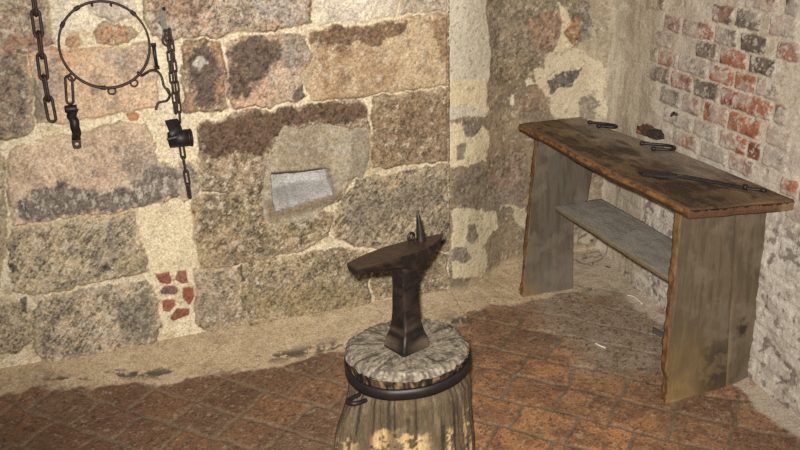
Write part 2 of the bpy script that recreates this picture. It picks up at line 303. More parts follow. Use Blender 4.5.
STAINS_PLASTER=[([(-0.172, 1.45), (0.104, 1.436), (0.109, 1.22), (0.124, 1.067), (0.139, 0.927), (0.105, 0.874), (0.126, 0.768), (-0.18, 0.801)],(202, 191, 168),0.006,1.0),
([(-0.178, 0.962), (0.122, 0.918), (0.118, 0.831), (0.137, 0.778), (0.078, 0.792), (-0.001, 0.841), (-0.179, 0.84)],(216, 199, 163),0.006,1.0),
([(-0.18, 0.801), (0.067, 0.745), (0.139, 0.702), (0.13, 0.578), (0.023, 0.587), (-0.068, 0.595), (-0.182, 0.61)],(214, 197, 160),0.006,1.0),
([(-0.021, 0.765), (0.043, 0.767), (0.091, 0.731), (0.056, 0.699), (-0.01, 0.707)],(120, 110, 96),0.005,0.9),
([(-0.059, 0.684), (-0.01, 0.682), (0.001, 0.622), (-0.05, 0.625)],(120, 110, 96),0.005,0.9),
([(0.023, 0.566), (0.329, 0.584), (0.338, 0.32), (0.208, 0.325), (-0.068, 0.436), (-0.068, 0.579)],(132, 116, 98),0.012,0.8),
([(0.117, 0.624), (0.328, 0.602), (0.335, 0.404), (0.146, 0.46)],(150, 120, 96),0.015,0.6),
([(-0.068, 0.414), (0.025, 0.411), (0.085, 0.382), (0.124, 0.351), (0.196, 0.337), (0.204, 0.261), (0.139, 0.236), (0.115, 0.19), (0.141, 0.132), (0.117, 0.056), (-0.068, 0.117)],(208, 192, 158),0.006,1.0),
([(0.003, 0.33), (0.05, 0.323), (0.075, 0.26), (0.045, 0.235), (0.01, 0.275)],(124, 112, 96),0.005,0.9),
([(-0.068, 0.252), (0.004, 0.236), (0.04, 0.173), (0.005, 0.159), (-0.068, 0.19)],(122, 110, 94),0.005,0.9),
([(0.207, 0.357), (0.328, 0.331), (0.343, 0.207), (0.312, 0.24), (0.271, 0.321)],(198, 182, 150),0.006,0.8),
([(0.109, 1.436), (0.602, 1.415), (0.605, 1.184), (0.598, 1.024), (0.471, 0.944), (0.402, 0.95), (0.383, 0.856), (0.291, 0.852), (0.134, 0.908)],(138, 122, 100),0.012,0.9),
([(0.317, 1.132), (0.469, 1.153), (0.466, 1.05), (0.432, 0.988), (0.358, 1.01)],(148, 108, 86),0.012,0.7),
([(0.16, 1.003), (0.331, 1.004), (0.382, 0.877), (0.245, 0.841), (0.158, 0.888)],(132, 112, 82),0.015,0.6),
([(0.449, 1.186), (0.487, 1.152), (0.509, 1.103), (0.492, 1.064), (0.534, 0.988), (0.441, 0.995), (0.474, 1.057), (0.462, 1.114)],(206, 188, 154),0.004,1.0),
([(0.492, 1.072), (0.508, 1.119), (0.554, 1.124), (0.568, 1.043), (0.534, 0.996)],(164, 118, 78),0.006,0.9),
([(0.515, 1.158), (0.597, 1.169), (0.617, 1.023), (0.57, 1.018), (0.573, 1.115)],(140, 130, 118),0.008,0.8),
([(0.404, 0.99), (0.563, 0.986), (0.662, 0.936), (0.701, 0.683), (0.558, 0.681), (0.446, 0.71), (0.433, 0.788), (0.355, 0.863), (0.343, 0.922), (0.399, 0.917)],(206, 190, 160),0.008,0.9),
([(0.42, 0.865), (0.455, 0.896), (0.52, 0.907), (0.582, 0.914), (0.56, 0.878), (0.534, 0.838), (0.458, 0.837), (0.432, 0.806)],(98, 92, 86),0.005,0.95),
([(0.236, 0.825), (0.26, 0.831), (0.266, 0.78), (0.237, 0.784)],(220, 206, 176),0.004,0.9),
([(0.299, 0.885), (0.326, 0.895), (0.346, 0.864), (0.319, 0.85)],(220, 206, 176),0.004,0.9),
([(0.265, 0.822), (0.361, 0.829), (0.412, 0.739), (0.295, 0.752)],(140, 110, 88),0.01,0.7),
([(0.567, 0.775), (0.624, 0.795), (0.666, 0.748), (0.642, 0.68), (0.582, 0.687)],(132, 120, 104),0.006,0.8)]
BRICKS=[(0.349, 0.458, 1.24, 1.298, (150, 112, 96)), (0.465, 0.579, 1.24, 1.298, (150, 112, 96)), (0.81, 0.967, 1.24, 1.298, (168, 132, 118)), (0.995, 1.057, 1.24, 1.298, (104, 88, 78)), (0.237, 0.347, 1.174, 1.234, (150, 112, 96)), (0.648, 0.761, 1.174, 1.234, (150, 112, 96)), (0.779, 0.897, 1.174, 1.234, (124, 110, 98)), (0.944, 1.063, 1.174, 1.234, (168, 132, 118)), (0.368, 0.477, 1.107, 1.163, (168, 132, 118)), (0.485, 0.662, 1.107, 1.163, (150, 112, 96)), (0.672, 0.798, 1.107, 1.163, (124, 110, 98)), (0.816, 0.937, 1.107, 1.163, (104, 88, 78)), (0.989, 1.088, 1.107, 1.163, (150, 112, 96)), (0.298, 0.419, 1.045, 1.1, (170, 154, 140)), (0.578, 0.709, 1.045, 1.1, (124, 110, 98)), (0.721, 0.857, 1.045, 1.1, (156, 78, 56)), (0.87, 0.988, 1.045, 1.1, (104, 88, 78)), (0.285, 0.337, 0.978, 1.035, (124, 110, 98)), (0.351, 0.472, 0.978, 1.035, (168, 132, 118)), (0.481, 0.654, 0.978, 1.035, (170, 154, 140)), (0.674, 0.799, 0.978, 1.035, (172, 98, 70)), (0.808, 0.913, 0.978, 1.035, (172, 98, 70)), (0.92, 1.022, 0.978, 1.035, (170, 154, 140)), (0.275, 0.427, 0.91, 0.97, (124, 110, 98)), (0.442, 0.574, 0.91, 0.97, (156, 78, 56)), (0.591, 0.732, 0.91, 0.97, (124, 110, 98)), (0.747, 0.878, 0.91, 0.97, (148, 58, 42)), (0.874, 1.004, 0.91, 0.97, (172, 98, 70)), (1.016, 1.07, 0.91, 0.97, (150, 112, 96)), (0.381, 0.512, 0.838, 0.9, (124, 110, 98)), (0.532, 0.634, 0.838, 0.9, (168, 132, 118)), (0.663, 0.797, 0.838, 0.9, (172, 98, 70)), (0.804, 0.961, 0.838, 0.9, (172, 98, 70)), (0.993, 1.104, 0.838, 0.9, (170, 154, 140)), (0.424, 0.599, 0.77, 0.828, (170, 154, 140)), (0.618, 0.75, 0.77, 0.828, (170, 154, 140)), (0.77, 0.906, 0.77, 0.828, (156, 78, 56)), (0.918, 0.978, 0.77, 0.828, (156, 78, 56)), (0.992, 1.105, 0.77, 0.828, (170, 154, 140)), (0.493, 0.655, 0.706, 0.76, (170, 154, 140)), (0.677, 0.817, 0.706, 0.76, (124, 110, 98)), (0.835, 0.952, 0.706, 0.76, (168, 132, 118)), (1.094, 1.165, 0.706, 0.76, (172, 98, 70)), (1.026, 1.119, 0.64, 0.7, (170, 154, 140))]
CHAIN_LONG=[(-1.352, 1.319), (-1.355, 1.253), (-1.357, 1.188), (-1.362, 1.12), (-1.363, 1.051), (-1.362, 0.983)]
HOOP_LUGS=[(-1.243, 1.312), (-1.278, 1.243), (-1.063, 1.27), (-1.193, 1.027), (-1.166, 1.021), (-1.094, 1.044), (-1.29, 1.072)]
SMALL_SHACKLE=[(-1.288, 1.072), (-1.295, 1.037), (-1.296, 0.997), (-1.296, 0.978), (-1.295, 0.947), (-1.294, 0.914), (-1.299, 0.881), (-1.303, 0.847), (-1.301, 0.862)]
CURLY=[(-1.079, 1.082), (-1.068, 1.071), (-1.052, 1.073), (-1.035, 1.08), (-1.016, 1.075), (-1.005, 1.059), (-1.002, 1.039), (-1.0, 1.025), (-0.989, 1.007), (-0.986, 0.99), (-0.997, 0.974), (-1.013, 0.971), (-1.027, 0.967), (-1.036, 0.947)]
CURLY_BAR=[(-1.016, 1.162), (-1.016, 1.126), (-1.015, 1.087)]
HASP=[(-0.969, 1.277), (-0.976, 1.246), (-0.974, 1.207), (-0.973, 1.168)]
CHAIN_A=[(-0.97, 1.188), (-0.971, 1.142), (-0.971, 1.089), (-0.973, 1.036), (-0.972, 0.982), (-0.974, 0.92)]
CHAIN_B=[(-0.96, 1.193), (-0.959, 1.148), (-0.959, 1.095), (-0.959, 1.042), (-0.96, 0.981), (-0.963, 0.909)]
CUFF=[(-0.994, 0.884), (-0.969, 0.843), (-1.009, 0.844), (-0.936, 0.842), (-1.011, 0.907), (-0.97, 0.892)]
CUFF_FLAP=[(-1.013, 0.907), (-0.992, 0.908), (-0.968, 0.907), (-0.961, 0.887), (-0.958, 0.866), (-0.98, 0.863), (-1.001, 0.86), (-1.005, 0.878)]
CHAIN_SHORT=[(-0.967, 0.796), (-0.966, 0.745), (-0.963, 0.69), (-0.962, 0.631)]

# ------------------------------------------------------------------ wall_left: big rough stones in cream mortar
def axis(lo, d0, d1, hi, step, coarse=.05):
    return np.unique(np.concatenate([np.arange(lo, d0, coarse), np.arange(d0, d1, step), np.arange(d1, hi+1e-6, coarse)]).round(5))
def build_left():
    u = np.append(axis(-3.2, -1.95, .045, .03, .0040), [.038, .045]); z = axis(-.06, -.04, 1.36, 2.5, .0040)
    U, Zz = np.meshgrid(u, z, indexing='ij'); u_, z_ = U.ravel(), Zz.ravel()
    w1 = (fbm(u_, z_, 18, 1)-.5)*.034; w2 = (fbm(u_, z_, 18, 2)-.5)*.034
    x, y = u_+w1+(fbm(u_, z_, 90, 3, 3)-.5)*.008, z_+w2+(fbm(u_, z_, 90, 4, 3)-.5)*.008
    n_big = fbm(u_, z_, 9, 5, 5); n_mid = fbm(u_, z_, 28, 6, 5); n_fine = fbm(u_, z_, 95, 7, 4)
    n_vf = fbm(u_, z_, 190, 9, 2, .8)
    # tool strokes: noise stretched along a diagonal
    sa, ca = math.sin(.85), math.cos(.85)
    n_str = fbm((u_*ca+z_*sa)*.22, (-u_*sa+z_*ca)*1.6, 95, 8, 3)
    C = np.zeros((len(u_), 3)); C[:] = lin((216, 200, 168))
    mixc(C, (190, 170, 136), frac_mask(n_mid, .35)*.7); mixc(C, (222, 208, 180), frac_mask(fbm(u_, z_, 14, 12), .4)*.7)
    mixc(C, (150, 134, 108), frac_mask(n_fine, .12)*.5)
    H = (n_mid-.5)*.006+(n_fine-.5)*.003
    inside = np.zeros(len(u_))
    stones = list(STONES)
    rng = np.random.default_rng(5)                                # plain courses beyond the photograph's frame
    for row in range(8):
        z0 = .05+row*.31; a = -3.15+rng.uniform(-.2, 0)
        while a < -1.75:
            b = a+rng.uniform(.35, .6); bb = min(b, -1.72 if row < 4 else 9)
            if bb-a > .15: stones.append(([(a+.01, z0), (bb-.01, z0+.0), (bb-.012, z0+.29), (a+.01, z0+.29)], (130, 112, 92), (118, 102, 86), .45, (96, 86, 76), .25, .2, .012))
            a = b
    for row in range(4):
        z0 = 1.36+row*.30; a = -1.72+rng.uniform(0, .2)
        while a < 0:
            b = min(a+rng.uniform(.35, .6), .04)
            if b-a > .1: stones.append(([(a+.01, z0), (b-.01, z0), (b-.012, z0+.28), (a+.01, z0+.28)], (134, 116, 94), (120, 104, 86), .45, (96, 86, 76), .25, .2, .012))
            a = b
    for k, (poly, base, alt, altw, dark, darkw, palew, rel) in enumerate(stones):
        base, alt, dark = muted(base), muted(alt), muted(dark, .15)
        P = np.array(poly); lo, hi = P.min(0)-.05, P.max(0)+.05
        sel = np.where((u_ > lo[0]) & (u_ < hi[0]) & (z_ > lo[1]) & (z_ < hi[1]))[0]
        if not len(sel): continue
        d = sdf(x[sel], y[sel], poly)+.0045; m = sstep(-.0015, .0025, d)
        uu, zz = u_[sel]+k*3.7, z_[sel]-k*1.9
        nb = fbm(uu, zz, 9, 40+k, 6, .62); nc = fbm(uu, zz, 19, 70+k, 6, .68); ne = fbm(uu, zz, 48, 90+k, 5, .75); nr = fbm(uu, zz, 5, 110+k, 3)
        c = np.zeros((len(sel), 3)); c[:] = lin(tuple(min(255, 1.16*v+8) for v in base))
        mixc(c, tuple(min(255, 1.12*v+6) for v in alt), frac_mask(nb, altw, .12)); mixc(c, dark, frac_mask(nc, darkw, .10)*.62)
        rg = .42 if k in (2, 5, 7, 11, 19) else (1.05 if k in (6, 13, 14, 15, 16, 21, 22, 23) else .75)
        g = ((n_fine[sel]-.5)*1.3+(n_vf[sel]-.5)*1.5+(n_str[sel]-.5)*(1.5 if k in (14, 21, 22) else .6)+(ne-.5)*.8)*rg; c *= np.clip(1.0+g-.25*g*g, .30, 1.6)[:, None]
        if rg > .7: mixc(c, (186, 166, 130), np.exp(-((fbm(uu, zz, 20, 140+k, 4, .6)-.5)/.014)**2)*.42)
        mixc(c, (188, 174, 146), sstep(.60, .70, fbm(uu, zz, 85, 130+k, 4, .8))*.45*rg)
        mixc(c, tuple(.5*v for v in base), frac_mask(ne, .10, .03)*.6)
        mixc(c, (206, 192, 168), frac_mask(ne+.10*(nr-.5), palew*.42, .035)*.75)
        mixc(c, (196, 176, 142), sstep(.028, .0, d)*frac_mask(nc, .38, .08)*.8)          # mortar smeared over the edges
        rim = sstep(.009, .001, d)*frac_mask(nb, .35, .1); mixc(c, tuple(.6*v for v in base), rim*.6)
        C[sel] = C[sel]*(1-m[:, None])+c*m[:, None]
        rel_h = rel*sstep(-.001, .012, d)+(ne-.5)*.010*m+(nb-.5)*.010*m+(n_str[sel]-.5)*.004*m
        H[sel] = H[sel]*(1-m)+(rel_h+H[sel]*.5)*m
        inside[sel] = np.maximum(inside[sel], m)
    for k, (poly, col, soft, st) in enumerate(STAINS_STONE):      # weathering: dark crusts, lime bloom, old mortar
        d = sdf(x, y, poly); nn = fbm(u_, z_, 40, 150+k, 5, .62)
        m = sstep(-soft*.5, soft*.5, d+(nn-.5)*soft*4.0)*st
        c = np.zeros_like(C); c[:] = lin(muted(col)); c *= np.clip(1.0+(n_fine-.5)*1.3+(n_vf-.5)*1.3+(n_mid-.5)*.9, .35, 1.7)[:, None]
        st = st*(1-.55*frac_mask(fbm(u_, z_, 48, 170+k, 5, .75), .28, .05))
        if sum(col) > 560: c = .5*c+.5*lin(col)
        C = C*(1-m[:, None])+c*m[:, None]
    # lime streaks above the dark crust of the pink stone
    d = sdf(x, y, [(-1.62, .62), (-1.5, .60), (-1.0, .62), (-.96, .70), (-1.05, .73), (-1.3, .71), (-1.5, .72), (-1.64, .70)])
    nn = fbm(u_, z_*.5, 85, 33, 5, .7); mixc(C, (208, 196, 178), sstep(-.02, .04, d)*frac_mask(nn, .26, .06)*.55)
    # worn lichen outlines on the pale block under the top course
    d = sdf(x, y, STONES[11][0]); nn = fbm(u_, z_, 16, 61, 4); ln = np.exp(-((nn-.5)/.012)**2)
    mixc(C, (190, 172, 140), ln*sstep(0, .02, d)*.55)
    # brick chips pressed in the mortar
    for k, poly in enumerate(FRAGMENTS):
        d = sdf(u_+w1*.35, z_+w2*.35, poly); m = sstep(-.001, .002, d)
        c = np.zeros_like(C); c[:] = lin([(138, 88, 70), (146, 100, 82), (124, 90, 80), (144, 90, 68), (150, 98, 76), (134, 84, 66), (176, 126, 92)][k]); c *= (.65+.7*n_fine)[:, None]
        C = C*(1-m[:, None])+c*m[:, None]; H = H+m*.006
    # cement patch round the small niche
    wx, wz = u_+w1*.5, z_+w2*.5
    d = sdf(x, y, CEMENT)+(n_mid-.5)*.03; m = sstep(-.003, .005, d)*.92
    c = np.zeros_like(C); c[:] = lin((168, 154, 130)); mixc(c, (146, 130, 106), frac_mask(n_big, .4, .08)*.8); mixc(c, (176, 166, 148), frac_mask(n_mid, .3, .06)*.6)
    mixc(c, (122, 110, 92), sstep(0, .012, sdf(wx, wz, CEMENT_DARK))*.5)
    mixc(c, (124, 108, 86), sstep(.05, .02, sdf(wx, wz, NICHE)*-1+(n_mid-.5)*.02)*sstep(.60, .55, z_+(n_mid-.5)*.03)*.9)
    c *= np.clip(1+(n_fine-.5)*.7, .5, 1.5)[:, None]
    C = C*(1-m[:, None])+c*m[:, None]; H = H*(1-m)+m*(.010*sstep(0, .012, d)+(n_mid-.5)*.005)
    dn = sdf(u_, z_, NICHE); m = sstep(-.002, .004, dn)
    depth = .14-.085*sstep(-.60, -.42, u_+.25*(z_-.72))
    zb = np.interp(u_, [NICHE[6][0], NICHE[5][0], NICHE[4][0]], [NICHE[6][1], NICHE[5][1], NICHE[4][1]])
    fl = np.clip((z_-zb)/.045, 0, 1)                             # the sill slopes inward
    H = H*(1-m)-depth*m*(fl*(.35+.65*fl))
    c = np.zeros_like(C); c[:] = lin((188, 184, 178)); mixc(c, (166, 160, 152), frac_mask(n_mid, .4, .08)*.7)
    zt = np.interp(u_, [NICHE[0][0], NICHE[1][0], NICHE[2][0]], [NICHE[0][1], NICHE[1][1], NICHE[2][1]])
    mixc(c, (40, 34, 30), sstep(.011, .004, zt-z_+(n_mid-.5)*.012)*sstep(-.41, -.50, u_))      # crevice shade under the lintel, put into the colour
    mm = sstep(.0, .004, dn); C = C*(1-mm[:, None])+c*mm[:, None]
    lip_shade = np.exp(-((z_-zt-.0045+(n_mid-.5)*.008)/.0050)**2)*sstep(-.672, -.655, u_)*sstep(-.43, -.50, u_); mixc(C, (36, 30, 26), lip_shade*.95)  # shade of the crevice painted as a dark line along the top edge
    # lower edge: mortar skirting smears over the foot of the stones
    low = sstep(.075, .035, z_+(n_big-.5)*.05); mixc(C, (184, 164, 134), low)
    H = H*(1-low*.8)+low*.008
    H[u_ > .028] = np.minimum(H[u_ > .028], .004)
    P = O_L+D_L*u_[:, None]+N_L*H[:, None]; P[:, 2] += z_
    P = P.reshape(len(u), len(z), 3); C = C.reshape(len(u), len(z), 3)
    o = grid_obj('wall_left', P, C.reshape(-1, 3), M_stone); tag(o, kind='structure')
build_left()

# ------------------------------------------------------------------ wall_back: patched plaster between the stones and the corner
FR = .13
def build_back():
    u = axis(-.080, -.080, .80, .80, .0040); z = axis(-.06, -.04, 1.30, 2.5, .0040)
    U, Zz = np.meshgrid(u, z, indexing='ij'); u_, z_ = U.ravel(), Zz.ravel()
    w1 = (fbm(u_, z_, 20, 201, 5, .6)-.5)*.040; w2 = (fbm(u_, z_, 20, 202, 5, .6)-.5)*.040
    x, y = u_+w1, z_+w2
    nb, nm, nf = fbm(u_, z_, 8, 205, 5), fbm(u_, z_, 26, 206, 5), fbm(u_, z_, 95, 207, 4)
    C = np.zeros((len(u_), 3)); C[:] = lin((152, 132, 106)); mixc(C, (134, 118, 98), frac_mask(nb, .4, .08)); mixc(C, (158, 138, 110), frac_mask(nm, .3, .06)*.7)
    mixc(C, (106, 94, 78), frac_mask(nf, .25, .05)*.6)
    H = (nb-.5)*.014+(nm-.5)*.006+(nf-.5)*.003
    # tan plaster running up to the corner
    nv = fbm(u_*3, z_*.35, 16, 209, 4); m = sstep(.44, .50, u_+(nm-.5)*.1)*sstep(.45, .60, z_+(nb-.5)*.2)
    c = np.zeros_like(C); c[:] = lin((174, 159, 133)); mixc(c, (156, 141, 117), frac_mask(nv, .4, .06)*.8); mixc(c, (184, 168, 142), frac_mask(nm, .2, .04)*.6)
    C = C*(1-m[:, None])+c*m[:, None]
    for k, (poly, col, soft, st) in enumerate(STAINS_PLASTER):
        d = sdf(x, y, poly); nn = fbm(u_, z_, 38, 250+k, 5, .62)
        m = sstep(-soft*.4, soft*.4, d+(nn-.5)*min(soft*2.2, .020))*st
        c = np.zeros_like(C); c[:] = lin(muted(col, .25) if sum(col) < 480 else col)
        if sum(col) < 480: c *= np.clip(1.0+(nf-.5)*1.8+(nm-.5)*.9, .4, 1.6)[:, None]
        else: c *= (.90+.20*nm)[:, None]
        C = C*(1-m[:, None])+c*m[:, None]; H = H+m*(.004 if sum(col) > 520 else 0)
    m = frac_mask(fbm(u_, z_, 60, 214, 5, .7), .03, .02); mixc(C, (206, 194, 170), m*.5); mixc(C, (90, 80, 70), frac_mask(fbm(u_, z_, 70, 215, 5, .7), .02, .02)*.5)
    # pale rubble and cracks low in the corner
    m = sstep(.42, .50, u_+(nm-.5)*.08)*sstep(.42, .30, z_+(nb-.5)*.2); c = np.zeros_like(C); c[:] = lin((176, 162, 138)); mixc(c, (138, 124, 104), frac_mask(nm, .4, .05)*.8)
    C = C*(1-m[:, None])+c*m[:, None]
    cr = np.exp(-((fbm(u_, z_, 9, 216, 4)-.5)/.020)**2)*m; mixc(C, (66, 56, 46), cr*.8); H = H-cr*.006
    low = sstep(.10, .05, z_+(nb-.5)*.06); mixc(C, (180, 161, 131), low)
    H = H+.139*(1-sstep(-.09, .27, u_))-(nb-.5)*.010*sstep(.0, -.05, u_); t = np.clip(CORNER_U-u_, -.2, FR); H = H+np.where(t < FR, (FR-np.clip(t, 0, FR))**2/(2*FR), 0)
    P = O_P+D_L*u_[:, None]+N_L*H[:, None]; P[:, 2] += z_
    o = grid_obj('wall_back', P.reshape(len(u), len(z), 3), C, M_plaster); tag(o, kind='structure')
CORNER_U = .7213
build_back()

# ------------------------------------------------------------------ wall_right: limewashed red brick
def build_right():
    w = axis(-.08, -.08, 1.75, 3.1, .0040); z = axis(-.06, -.04, 1.40, 2.5, .0040)
    W, Zz = np.meshgrid(w, z, indexing='ij'); w_, z_ = W.ravel(), Zz.ravel()
    w1 = (fbm(w_, z_, 40, 301)-.5)*.013; w2 = (fbm(w_, z_, 40, 302)-.5)*.013
    x, y = w_+w1, z_+w2
    nb, nm, nf = fbm(w_, z_, 7, 305, 5), fbm(w_, z_, 30, 306, 5), fbm(w_, z_, 100, 307, 4)
    C = np.zeros((len(w_), 3)); C[:] = lin((188, 174, 152)); mixc(C, (170, 154, 132), frac_mask(nm, .4, .06)*.8); mixc(C, (206, 196, 178), frac_mask(fbm(w_, z_, 18, 308), .3, .05)*.7)
    H = (nb-.5)*.012+(nm-.5)*.004
    rng = np.random.default_rng(11); bricks = [list(b)+[1.0] for b in BRICKS]
    pal = [(150, 112, 96), (156, 78, 56), (172, 98, 70), (168, 132, 118), (124, 110, 98), (104, 88, 78)]
    def clash(a, b, z0, z1): return any(a < q[1]+.006 and b > q[0]-.006 and z0 < q[3]-.012 and z1 > q[2]+.012 for q in bricks)
    lows = [.036+.0672*k for k in range(36)]
    for k, z0 in enumerate(lows):
        a = .34+rng.uniform(-.02, .08) if z0 > .66 else .12+rng.uniform(0, .1)
        while a < 3.05:
            b = a+(.118 if rng.random() < .55 else .205)*rng.uniform(.92, 1.06)
            if z0 > 1.31 or a > 1.12 or z0 < .64:
                zz = .704+.0672*round((z0-.704)/.0672) if z0 > .6 else z0
                if not clash(a, b, zz, zz+.056):
                    bricks.append([a, b, zz, zz+.056, pal[rng.integers(6)], (1.0 if z0 > .62 else .28)*(1 if rng.random() > .35 else .45)])
            a = b+.012
    for k, (a, b, z0, z1, col, st) in enumerate(bricks):
        sel = np.where((w_ > a-.03) & (w_ < b+.03) & (z_ > z0-.03) & (z_ < z1+.03))[0]
        if not len(sel): continue
        r = .006
        dx = np.abs(x[sel]-(a+b)/2)-((b-a)/2-r); dy = np.abs(y[sel]-(z0+z1)/2)-((z1-z0)/2-r)
        d = r-(np.hypot(np.maximum(dx, 0), np.maximum(dy, 0))+np.minimum(np.maximum(dx, dy), 0))
        m = sstep(-.002, .003, d)
        col = muted(col, .30, 2); c = np.zeros((len(sel), 3)); c[:] = lin(col)
        uu, vv = w_[sel]+k*2.3, z_[sel]+k*1.1; n1 = fbm(uu, vv, 26, 330, 4); n2 = fbm(uu, vv, 60, 331, 5, .65)
        mixc(c, tuple(.68*v for v in col), frac_mask(n1, .35, .08)*.7)
        if k % 3 == 0: mixc(c, (166, 108, 84), frac_mask(fbm(uu, vv, 14, 332), .3, .06)*.6)
        c *= (.75+.5*nf[sel])[:, None]
        mixc(c, (196, 184, 168), frac_mask(n2, .13, .03)*.75)
        m2 = m*st
        C[sel] = C[sel]*(1-m2[:, None])+c*m2[:, None]; H[sel] += m*(.3+.7*st)*(.006*sstep(-.001, .008, d)+(n2-.5)*.003)
    # limewash left in soft veils
    lw = frac_mask(fbm(w_, z_, 11, 340, 5), .38, .08)*.5; mixc(C, (190, 178, 164), lw*sstep(.2, .5, w_))
    lw = frac_mask(fbm(w_, z_, 45, 341, 5, .65), .16, .03)*.55; mixc(C, (198, 188, 172), lw)
    # dusty plaster low down behind the table
    m = sstep(.68, .56, z_+(nb-.5)*.12)*.78; c = np.zeros_like(C); c[:] = lin((210, 200, 185)); mixc(c, (180, 168, 154), frac_mask(nm, .35, .05)*.8); mixc(c, (126, 114, 108), frac_mask(fbm(w_, z_, 34, 342, 4), .14, .03))
    C = C*(1-m[:, None])+c*m[:, None]
    # tan plaster at the corner
    m = sstep(.36, .29, w_+(nm-.5)*.10+(nb-.5)*.06); nv = fbm(w_*3, z_*.35, 16, 309, 4)
    c = np.zeros_like(C); c[:] = lin((184, 171, 149)); mixc(c, (162, 148, 126), frac_mask(nv, .4, .06)*.8); mixc(c, (194, 182, 160), frac_mask(nm, .25, .05)*.6)
    C = C*(1-m[:, None])+c*m[:, None]
    for (a, b) in ((.476, 1.215), (.395, 1.24), (1.02, .75), (.93, .89)):       # small drilled holes
        q = sstep(.009, .006, np.hypot(w_-a, z_-b)); mixc(C, (44, 32, 26), q); H = H-q*.02
    m = sstep(.34, .25, z_+(nb-.5)*.15)*sstep(.5, .3, w_); cr = np.exp(-((fbm(w_, z_, 9, 316, 4)-.5)/.020)**2)*m; mixc(C, (66, 56, 46), cr*.8); H = H-cr*.006
    H = H+np.where(w_ < FR, (FR-np.clip(w_, 0, FR))**2/(2*FR), 0)
    P = CORNER+D_R*w_[:, None]+N_R*H[:, None]; P[:, 2] += z_
    o = grid_obj('wall_right', P.reshape(len(w), len(z), 3), C, M_brick); tag(o, kind='structure')
build_right()

# ------------------------------------------------------------------ floor: worn clay tiles laid askew, dirt and mortar skirting along the walls
def floor_height(x, y, noise=True):
    dl = (O_L[0]-x)*(-N_L[0])+(O_L[1]-y)*(-N_L[1]); dp = (O_P[0]-x)*(-N_L[0])+(O_P[1]-y)*(-N_L[1])
    dr = (x-CORNER[0])*N_R[0]+(y-CORNER[1])*N_R[1]
    un = (x-O_L[0])*D_L[0]+(y-O_L[1])*D_L[1]
    d1 = np.where(un < .045, dl, dp)
    n = fbm(x, y, 7, 401, 4)-.5 if noise else 0
    h1 = .070*np.clip(1-d1/(.30+n*.10), 0, 1)**1.5
    h2 = .022*np.clip(1-dr/(.15+n*.10), 0, 1)**1.4
    hc = .10*np.clip(1-np.hypot(np.clip(d1, 0, 9), np.clip(dr, 0, 9))/.34, 0, 1)**1.2
    return np.maximum(np.maximum(h1, h2), hc), d1, dr, un
TILE_A = .183; TILE_B = .1515
ROW_OFF = {0: 0}
